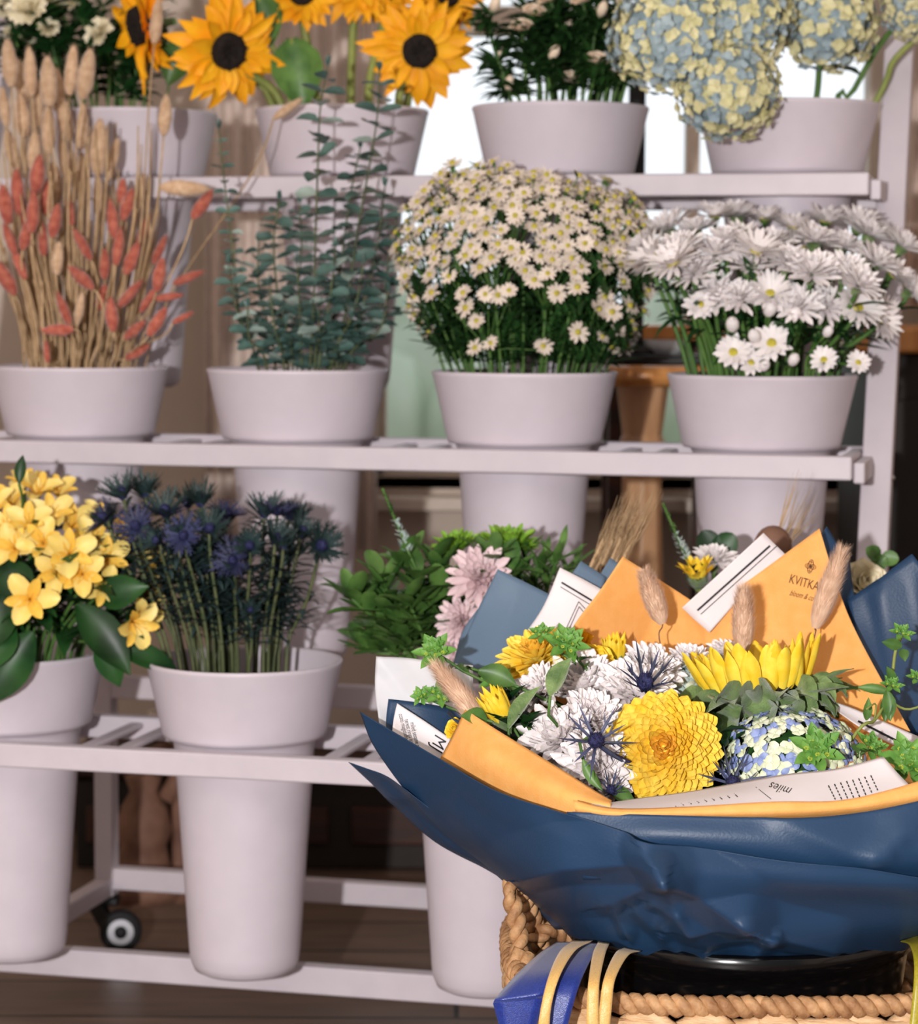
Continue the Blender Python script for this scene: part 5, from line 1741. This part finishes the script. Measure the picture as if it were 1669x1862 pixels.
def closed_sun(r, L):
    pet = MB()
    for i in range(16):
        a = 2 * PI * i / 16 + R.uniform(-.1, .1)
        pet.petal(RZ(a) @ Matrix.Translation((r * .5, 0, 0)), L * R.uniform(.85, 1.05), r * .62, 1.2, 1.55 + R.uniform(-.1, .15), .3, 7, 2, 0, .5, .5, True, .02)
    br_ = MB()
    for i in range(9):
        a = i * .7
        br_.petal(RZ(a) @ Matrix.Translation((r * .45, 0, -.002)), L * .45, r * .55, 1.0, 1.3, .2, 5, 2, 0, .4, .6, True, .03)
    br_.lathe([(r * .55, 0), (r * .45, -r * .3), (.003, -r * .6)], 16)
    return [('petals', pet.mesh('petals', 'suny')), ('bracts', br_.mesh('bracts', 'bract'))]


bflower('yellow_gerbera', 'half-closed yellow flower beside the bunny tail at left', 'flower', 922, 1318, 2.04, (-.45, -.2, .85), closed_sun(.014, .036), 1)
bflower('yellow_gerbera', 'half-closed yellow flower standing before the left orange peak', 'flower', 1118, 1206, 2.15, (-.05, -.1, 1), closed_sun(.014, .026), 1)
bflower('yellow_alstroemeria', 'yellow alstroemeria between the green sprig and white petals', 'flower', 1076, 1218, 2.12, (.2, -.8, .5), [('blossom', rose_mesh(.019, 'suny'))], 1)
bflower('yellow_alstroemeria', 'orange-yellow bloom behind the upper left green sprig', 'flower', 1050, 1180, 2.16, (-.3, -.6, .7), [('blossom', rose_mesh(.015, 'sun'))], 1)
bflower('yellow_alstroemeria', 'yellow petal scrap left of the orange band corner', 'flower', 832, 1328, 2.06, (-.5, -.7, .4), [('blossom', rose_mesh(.009, 'suny'))], 1)

# hydrangeas
hb1 = hydrangea_mesh(.052, 300, ['hblue', 'hcream', 'hcream', 'hblue', 'hcream', 'leafb'], .0068, .62, thr=-.2, round_=True)
bflower('blue_hydrangea', 'blue and cream hydrangea head below the side-on sunflower', 'hydrangea', 1442, 1392, 2.02, (.0, -.5, .87), [('florets', hb1)], 1.08, None, .003)
hp1 = hydrangea_mesh(.03, 80, ['hpale', 'hcream', 'hpale', 'leafb'], .0085, .7, thr=-.2, round_=True)
bflower('pale_hydrangea', 'pale aqua hydrangea head behind the upper thistle', 'hydrangea', 1228, 1255, 2.14, (0, -.4, .9), [('florets', hp1)], 1.1, None, .003)
bflower('pale_hydrangea', 'small pale hydrangea cluster at the far back, left of the sunflower', 'hydrangea', 1165, 1215, 2.17, (0, -.4, .9), [('florets', hp1)], .6, None, .003)

# thistles of the bouquet
th1, th2 = thistle_mesh(.032, 9, 2), thistle_mesh(.032, 9, 2, .5)
bflower('sea_holly', 'spiky blue thistle over white petals left of the big yellow bloom', 'thistle', 1083, 1350, 1.95, (-.05, -.85, .45), th1, 1.0, smat='thb', leaves=(3, .02, .003, 'thb', (.8, .95)))
bflower('sea_holly', 'spiky blue thistle above the big yellow chrysanthemum', 'thistle', 1172, 1250, 2.03, (.05, -.6, .7), th2, 1.15, smat='thb')
bflower('sea_holly', 'blue thistle tucked at front right of big yellow bloom', 'thistle', 1330, 1425, 1.97, (.1, -.8, .3), th1, .9, smat='thb')
bflower('sea_holly', 'dark thistle low between white petals and the front page', 'thistle', 1110, 1440, 1.96, (0, -.7, .6), th2, .6, smat='thb')

# bunny tails in the bouquet
bt = [tail_mesh(.046, .0088, 'tanb', 2200, .0085, 24), tail_mesh(.046, .0088, 'tanb', 2200, .0085, 24)]
for x, y, x2, y2, Y, v, lab, st_ in [(1172, 1134, 1200, 1040, 2.16, 0, 'bunny tail leaning left before the left orange peak', [(1205, 1190)]), (1350, 1190, 1352, 1072, 2.14, 1, 'upright bunny tail behind the middle of the sunflower', None),
                                     (1482, 1142, 1530, 1005, 2.15, 0, 'bunny tail beside the printed florist name', [(1475, 1180)]), (895, 1335, 795, 1215, 2.06, 1, 'large bunny tail leaning left over the orange band', None)]:
    if x == 1172:
        x, y, x2, y2 = 1205, 1134, 1172, 1042
    p0, p1 = at(x, y, Y), at(x2, y2, Y)
    d = p1 - p0
    b0 = STEMB + V(((p0.x - STEMB.x) * .3, (p0.y - STEMB.y) * .3, 0))
    o = thing('bunny_tail', lab, 'dried grass', b0, 'bunny tails in the bouquet')
    mid = [p0 - d * .4 - b0] if st_ is None else [at(q[0], q[1], Y - .002) - b0 for q in st_]
    part('stem', MB().tube(cat1([V((0, 0, 0))] + mid + [p0 - b0], 14), .0006, 5), 'carved', o)
    s_ = d.length / .046
    t_o = orient(obj('tail', bt[v], o, p0 - b0), d, R.uniform(0, 6), s_)
    wd = 1.0 if x != 895 else .86
    t_o.scale = (min(s_, 1.0) * 1.1 * wd, min(s_, 1.0) * 1.1 * wd, s_)
    if x == 895:
        t_o.scale = (1.15, 1.15, s_)


# green bupleurum sprigs
def sprig_head(r, n=9):
    mb = MB()
    for i in range(n):
        a = i * 2.4
        rr = r * .55 * math.sqrt(i / n)
        c_ = V((rr * math.cos(a), rr * math.sin(a), r * .2 * (1 - i / n)))
        for k in range(6):
            M4 = Matrix.Translation(c_) @ RZ(a + k * 1.05) @ Matrix.Rotation(R.uniform(-.2, .2), 4, 'X')
            mb.petal(M4, r * .42, r * .24, .35, .6 + R.uniform(-.2, .3), .25, 4, 1, 0, .45, .4, True)
        for k in range(7):
            b_ = k * .9
            mb.ball(c_ + V((math.cos(b_), math.sin(b_), .5)) * r * .07, r * .045, 6, 1)
    for i in range(6):
        mb.petal(RZ(i * 1.05) @ Matrix.Translation((r * .2, 0, -r * .12)), r * .95, r * .5, .1, .3, .2, 5, 2, 0, .45, .4, True)
    return mb.mesh('flower_head', ['bup', 'bupy'])


sh = [sprig_head(.017), sprig_head(.013, 6)]
for x, y, Y, d, v, sc, lab, lv in [(790, 1185, 2.09, (-.2, -.7, .6), 0, 1.05, 'starry green sprig above the tissue sheet', 1), (765, 1265, 2.07, (-.4, -.7, .4), 1, .7, 'small green sprig lowest left over the tissue sheet', 0), (800, 1262, 2.065, (0, -.7, .6), 1, 1.0, 'green sprig left of the big leaning bunny tail', 1),
                                   (900, 1235, 2.08, (-.1, -.7, .7), 1, 1.1, 'green sprig under the side-on yellow chrysanthemum', 1), (985, 1152, 2.1, (-.2, -.6, .8), 1, .9, 'tiny green sprig above the side-on yellow chrysanthemum', 0),
                                   (1030, 1170, 2.08, (.1, -.7, .7), 0, 1.1, 'green sprig before the lower corner of framed paper', 1), (1485, 1362, 1.97, (0, -.8, .6), 0, 1.25, 'green sprig lying on the blue hydrangea', 0),
                                   (1585, 1358, 2.0, (.4, -.6, .7), 1, 1.2, 'green sprig right of the blue hydrangea', 1), (1655, 1385, 1.96, (.1, -.8, .5), 0, 1.4, 'green bushy sprig at the right edge of bouquet', 0), (850, 1330, 2.05, (-.3, -.8, .2), 1, .7, 'little green sprig tucked behind orange band corner', 1)]:
    bflower('bupleurum', lab, 'greenery', x, y, Y, d, [('flower_head', sh[v])], sc, None, .0012, 'stem', (2, .022, .013, 'leafm', (.86, .97)) if lv else None, 'green sprigs in the bouquet')
# trailing vine at the right
o = thing('trailing_vine', 'green vine with leaf pairs climbing before navy paper at right', 'greenery', STEMB + V((.05, 0, 0)))
b0 = o.location.copy()
vp = [at(1555, 1335, 2.02), at(1590, 1310, 2.03), at(1612, 1270, 2.05), at(1622, 1230, 2.06), at(1628, 1185, 2.06), at(1640, 1155, 2.06)]
part('stem', MB().tube(cat1([V((0, 0, 0))] + [q - b0 for q in vp], 30), .0014, 6), 'stemy', o)
part('branch', MB().tube(cat1([vp[2] - b0, at(1650, 1290, 2.03) - b0, at(1700, 1272, 2.03) - b0], 10), .0011, 6), 'stemy', o)
part('branch', MB().tube(cat1([vp[1] - b0, at(1592, 1280, 2.03) - b0, at(1575, 1290, 2.02) - b0], 8), .0008, 6), 'stemy', o)
for x, y, d, L, W in [(1640, 1175, (-1, -.3, .25), .018, .010), (1640, 1180, (.1, -.6, -.6), .012, .009), (1612, 1255, (.1, -.4, -1), .026, .012), (1612, 1265, (-.1, -.4, -1), .022, .011), (1575, 1310, (.05, -.3, 1), .020, .008), (1625, 1240, (-.3, -.3, .6), .016, .008)]:
    part('leaf', MB().leaf(at(x, y, 2.045) - b0, d, L, W, 0, -.3, .25, nv=2, nu=6, up=(0, -1, .2)), 'leafm', o)
for x, y, s_ in [(1640, 1150, .8), (1622, 1245, .75), (1668, 1232, .7)]:
    q = at(x, y, 2.04) - b0
    orient(obj('flower_head', sh[1], o, q), (.1, -.6, .8), 0, s_)
    if x == 1668:
        part('branch', MB().tube([q, at(1720, 1270, 2.04) - b0], .001, 6), 'stemy', o)
# pointed leaves
for x, y, Y, d, L, W, up, lab in [(1000, 1265, 2.0, (.45, -.2, 1), .036, .018, (-.7, -1, .2), 'pointed grey-green leaf among the white chrysanthemums'), (925, 1325, 2.01, (.5, -.3, .9), .045, .016, (-1, -.6, 0), 'folded leaf rising beside the half-closed yellow flower'), (1060, 1380, 1.955, (.4, -.3, -.7), .03, .010, (-.5, -1, 0), 'narrow leaf pointing down at orange band edge'),
                                  (870, 1220, 2.07, (1, -.2, -.3), .034, .020, (0, -1, .5), 'broad green leaf under the starry sprig'), (885, 1310, 2.03, (-.6, -.4, .2), .025, .016, (0, -1, .5), 'green leaf by the bunny tail base'), (1560, 1250, 2.08, (1, -.2, -.1), .03, .009, (0, -1, .5), 'thin pointed leaf at right of the sunflower bracts'), (1110, 1430, 1.97, (.5, -.5, -.3), .03, .012, (0, -1, .3), 'dark leaf below the big yellow chrysanthemum')]:
    h = at(x, y, Y)
    b0 = STEMB + V(((h.x - STEMB.x) * .2, 0, 0))
    o = thing('leafy_sprig', lab, 'foliage', b0)
    part('stem', MB().tube(stem_curve(V((0, 0, 0)), h - b0, d), .0014, 5), 'stem', o)
    part('leaf', MB().leaf(h - b0, d, L, W, 0, -.3, .3, nv=3, nu=8, up=up), 'bract' if 'grey' in lab or 'folded' in lab else 'leafm', o)
# dense filler foliage low inside the bouquet
lst = []
for i in range(34):
    a = R.uniform(0, 2 * PI)
    x = 1240 + 340 * math.cos(a) * math.sqrt(R.random())
    t__ = (x - 900) / 700
    h = at(x, R.uniform(1330, 1430), 2.07 + R.uniform(-.07, .05))
    if h.x < at(960, 1400, 2).x:
        h.z += .03
    b0 = STEMB + V(((h.x - STEMB.x) * .2, 0, 0))
    o = thing('filler_foliage', 'x', 'foliage', b0, 'dark filler leaves low between the bouquet flowers')
    pts = stem_curve(V((0, 0, 0)), h - b0, (0, 0, 1), 6)
    part('stem', MB().tube(pts, .0012, 5), 'stem', o)
    lf = MB()
    for k in range(26):
        p = pts[R.randrange(3, 7)]
        a2 = R.uniform(0, 6.28)
        lf.leaf(p, V((math.cos(a2), math.sin(a2), R.uniform(.2, 1))), R.uniform(.018, .034), .010, 0, R.uniform(-.6, .2))
    part('foliage', lf, 'leaf', o)
    lst.append((o, h))
name_by_place(lst, 'dark filler leaf stem', 'between the bouquet flowers', 9)

# ================================================================== basket, bucket, ribbons
bk = thing('black_bucket', 'glossy black plastic bucket inside the woven basket', 'bucket', (BC.x, BC.y, .03))
rz_ = .775 - .508 - .03
part('body', MB().lathe([(.001, 0), (.105, 0), (.112, .006), (.138, rz_ - .03), (.139, rz_ - .02), (.144, rz_ - .018), (.1455, rz_ - .010), (.1455, rz_ - .003), (.143, rz_), (.139, rz_ - .001), (.136, rz_ - .02), (.109, .01), (.001, .008)], 96), 'bucketb', bk)

def superell(a, rx, ryf, ryb, n_=3.0):
    ca, sa = math.cos(a), math.sin(a)
    ry = ryf if sa < 0 else ryb
    return V((rx * math.copysign(abs(ca) ** (2 / n_), ca), ry * math.copysign(abs(sa) ** (2 / n_), sa), 0))


def rope(path, rad, pitch, strands=2, seg=8, ph=0, flat=1.0, closed=False, lump=.0):
    mb = MB()
    L = [0]
    for p, q in zip(path, path[1:]):
        L.append(L[-1] + (q - p).length)
    for s_ in range(strands):
        pts = []
        rads = []
        up = V((0, 0, 1))
        for i, p in enumerate(path):
            d = (path[min(i + 1, len(path) - 1)] - path[max(i - 1, 0)]).normalized()
            if abs(d.dot(up)) > .9:
                u = V((1, 0, 0))
            else:
                u = up
            sd = d.cross(u).normalized()
            u = sd.cross(d)
            a = 2 * PI * (L[i] / pitch + s_ / strands) + ph
            pts.append(p + (u * math.cos(a) + sd * math.sin(a) * flat) * rad * .52)
            rads.append(rad * .62 * (1 + lump * math.sin(L[i] * 700 + s_)))
        mb.tube(pts, rads, seg)
    return mb


basket = thing('woven_basket', 'woven water hyacinth basket with braided rim and loop handle', 'basket', (BC.x, BC.y, 0))
brz = .775 - .541
PN = 420
ring = [superell(2 * PI * i / PN - PI / 2, .192, .168, .2, 3.2) + V((0, 0, brz)) for i in range(PN + 1)]
def even(path, n):
    L = [0]
    for p, q in zip(path, path[1:]):
        L.append(L[-1] + (q - p).length)
    r, j = [], 0
    for i in range(n):
        t__ = L[-1] * i / (n - 1)
        while j < len(L) - 2 and L[j + 1] < t__:
            j += 1
        r.append(path[j].lerp(path[j + 1], (t__ - L[j]) / max(1e-9, L[j + 1] - L[j])))
    return r


ring = even([superell(2 * PI * i / 4000 - PI / 2, .192, .168, .2, 3.2) + V((0, 0, brz)) for i in range(4001)], PN + 1)
part('rim_rope', rope(ring, .0082, .0215, 2, 10, lump=.06), 'wick', basket)
zz = brz - .0175
k = 0
while zz > .01:
    sc = 1 - .10 * (brz - zz) / brz
    ring2 = [V((q.x * sc, q.y * sc, zz + .0035 * math.sin(2 * PI * i / PN * 24 + k * PI))) for i, q in enumerate(ring)]
    part('weave_strand', rope(ring2, .0105, .085 if k % 2 == 0 else -.085, 2, 10, ph=k * 1.3, flat=.55, lump=.04), 'wickp', basket)
    zz -= .0195
    k += 1
part('basket_base', MB().lathe([(.001, .004), (.15, .004), (.15, .010), (.001, .010)], 48), 'wick', basket)
# loop handle at left: two legs meeting at the top
hx = BC
ax0 = at(940, 1790, 2.02) - BC
hp = [at(948, 1818, 2.0), at(938, 1770, 2.005), at(945, 1720, 2.01), at(938, 1670, 2.015), at(929, 1625, 2.02), at(932, 1606, 2.03), at(944, 1612, 2.045), at(956, 1636, 2.06), at(969, 1672, 2.075), at(979, 1704, 2.085), at(986, 1740, 2.09)]
path = cat1([q - V((BC.x, BC.y, 0)) for q in hp], 160)
part('handle', rope(path, .0074, .026, 2, 12, lump=.05), 'wick', basket)
part('handle_tie', rope(cat1([q - V((BC.x, BC.y, 0)) for q in (at(972, 1712, 2.075), at(990, 1694, 2.07), at(1012, 1690, 2.075), at(1035, 1712, 2.08))], 40), .0068, .024, 2, 10), 'wick', basket)
hp2 = [q.copy() for q in (V((.19, -.03, brz)), V((.205, -.02, brz + .06)), V((.2, 0, brz + .085)), V((.2, .03, brz + .06)), V((.188, .04, brz)))]
part('handle', rope(cat1(hp2, 80), .0098, .030, 2, 12, lump=.05), 'wick', basket)
part('knot', rope([at(938, 1815, 2.0) - V((BC.x, BC.y, 0)), at(940, 1760, 1.995) - V((BC.x, BC.y, 0)), at(955, 1730, 2.0) - V((BC.x, BC.y, 0))], .009, .03, 2, 10), 'wick', basket)


def ribbon(name, lab, rows, mt, n_=30, group='ribbons over the bucket rim'):
    A = cat1([at(*r[0]) for r in rows], n_)
    B = cat1([at(*r[1]) for r in rows], n_)
    o0 = A[0].copy()
    mb = MB()
    for p, q in zip(A, B):
        for k in range(5):
            m_ = p.lerp(q, k / 4)
            mb.v.append(m_ - o0 + V((0, -.0007 * math.sin(PI * k / 4), 0)))
    for i in range(n_ - 1):
        for k in range(4):
            j = i * 5 + k
            mb.f.append([j, j + 1, j + 6, j + 5])
            mb.m.append(0)
    o = part(name, mb, mt, None, o0)
    md = o.modifiers.new('solidify', 'SOLIDIFY')
    md.thickness = .0006
    return tag(o, lab, 'ribbon', group)


YR = 1.86
ribbon('satin_ribbon', 'wide royal blue satin ribbon with cut pointed end, leftmost', [((1012, 1714, 1.985), (1062, 1713, 1.97)), ((984, 1732, 1.95), (1044, 1728, 1.94)), ((940, 1772, 1.89), (1016, 1766, 1.88)), ((903, 1814, YR), (1000, 1800, YR)),
                                                                                       ((897, 1823, YR), (994, 1815, YR)), ((899, 1834, YR), (988, 1832, YR)), ((914, 1888, YR), (966, 1888, YR))], 'satb', 60)
ribbon('satin_ribbon', 'royal blue satin ribbon hanging right of first gold one', [((1045, 1714, 1.965), (1090, 1716, 1.955)), ((1030, 1735, 1.92), (1078, 1738, 1.915)), ((1005, 1790, 1.872), (1052, 1795, 1.87)), ((985, 1890, YR), (1025, 1890, YR))], 'satb')
ribbon('gold_ribbon', 'leftmost narrow gold ribbon, crossing between the blue ribbons', [((1042, 1711, 1.95), (1078, 1711, 1.94)), ((1018, 1731, 1.907), (1046, 1729, 1.902)), ((998, 1775, 1.864), (1018, 1775, 1.862)), ((984, 1830, 1.848), (1002, 1830, 1.848)), ((975, 1890, 1.847), (997, 1890, 1.847))], 'satg')
ribbon('gold_ribbon', 'middle gold ribbon, hanging straight down with split tip', [((1088, 1713, 1.945), (1108, 1716, 1.94)), ((1078, 1735, 1.91), (1100, 1737, 1.905)), ((1070, 1785, 1.862), (1090, 1785, 1.862)), ((1067, 1830, 1.854), (1088, 1830, 1.854)), ((1066, 1890, 1.852), (1090, 1890, 1.852))], 'satg')
ribbon('gold_ribbon', 'rightmost gold ribbon, bending left over the black rim', [((1135, 1724, 1.935), (1165, 1730, 1.93)), ((1118, 1735, 1.905), (1142, 1738, 1.9)), ((1098, 1780, 1.862), (1118, 1782, 1.862)), ((1090, 1830, 1.856), (1112, 1830, 1.856)), ((1084, 1890, 1.854), (1106, 1890, 1.854))], 'satg')
ribbon('olive_ribbon', 'olive yellow ribbon hanging at the right edge', [((1636, 1712, 1.94), (1670, 1700, 1.94)), ((1655, 1722, 1.90), (1680, 1720, 1.90)), ((1662, 1770, 1.868), (1684, 1770, 1.868)), ((1652, 1880, 1.855), (1676, 1880, 1.855))], 'saty')
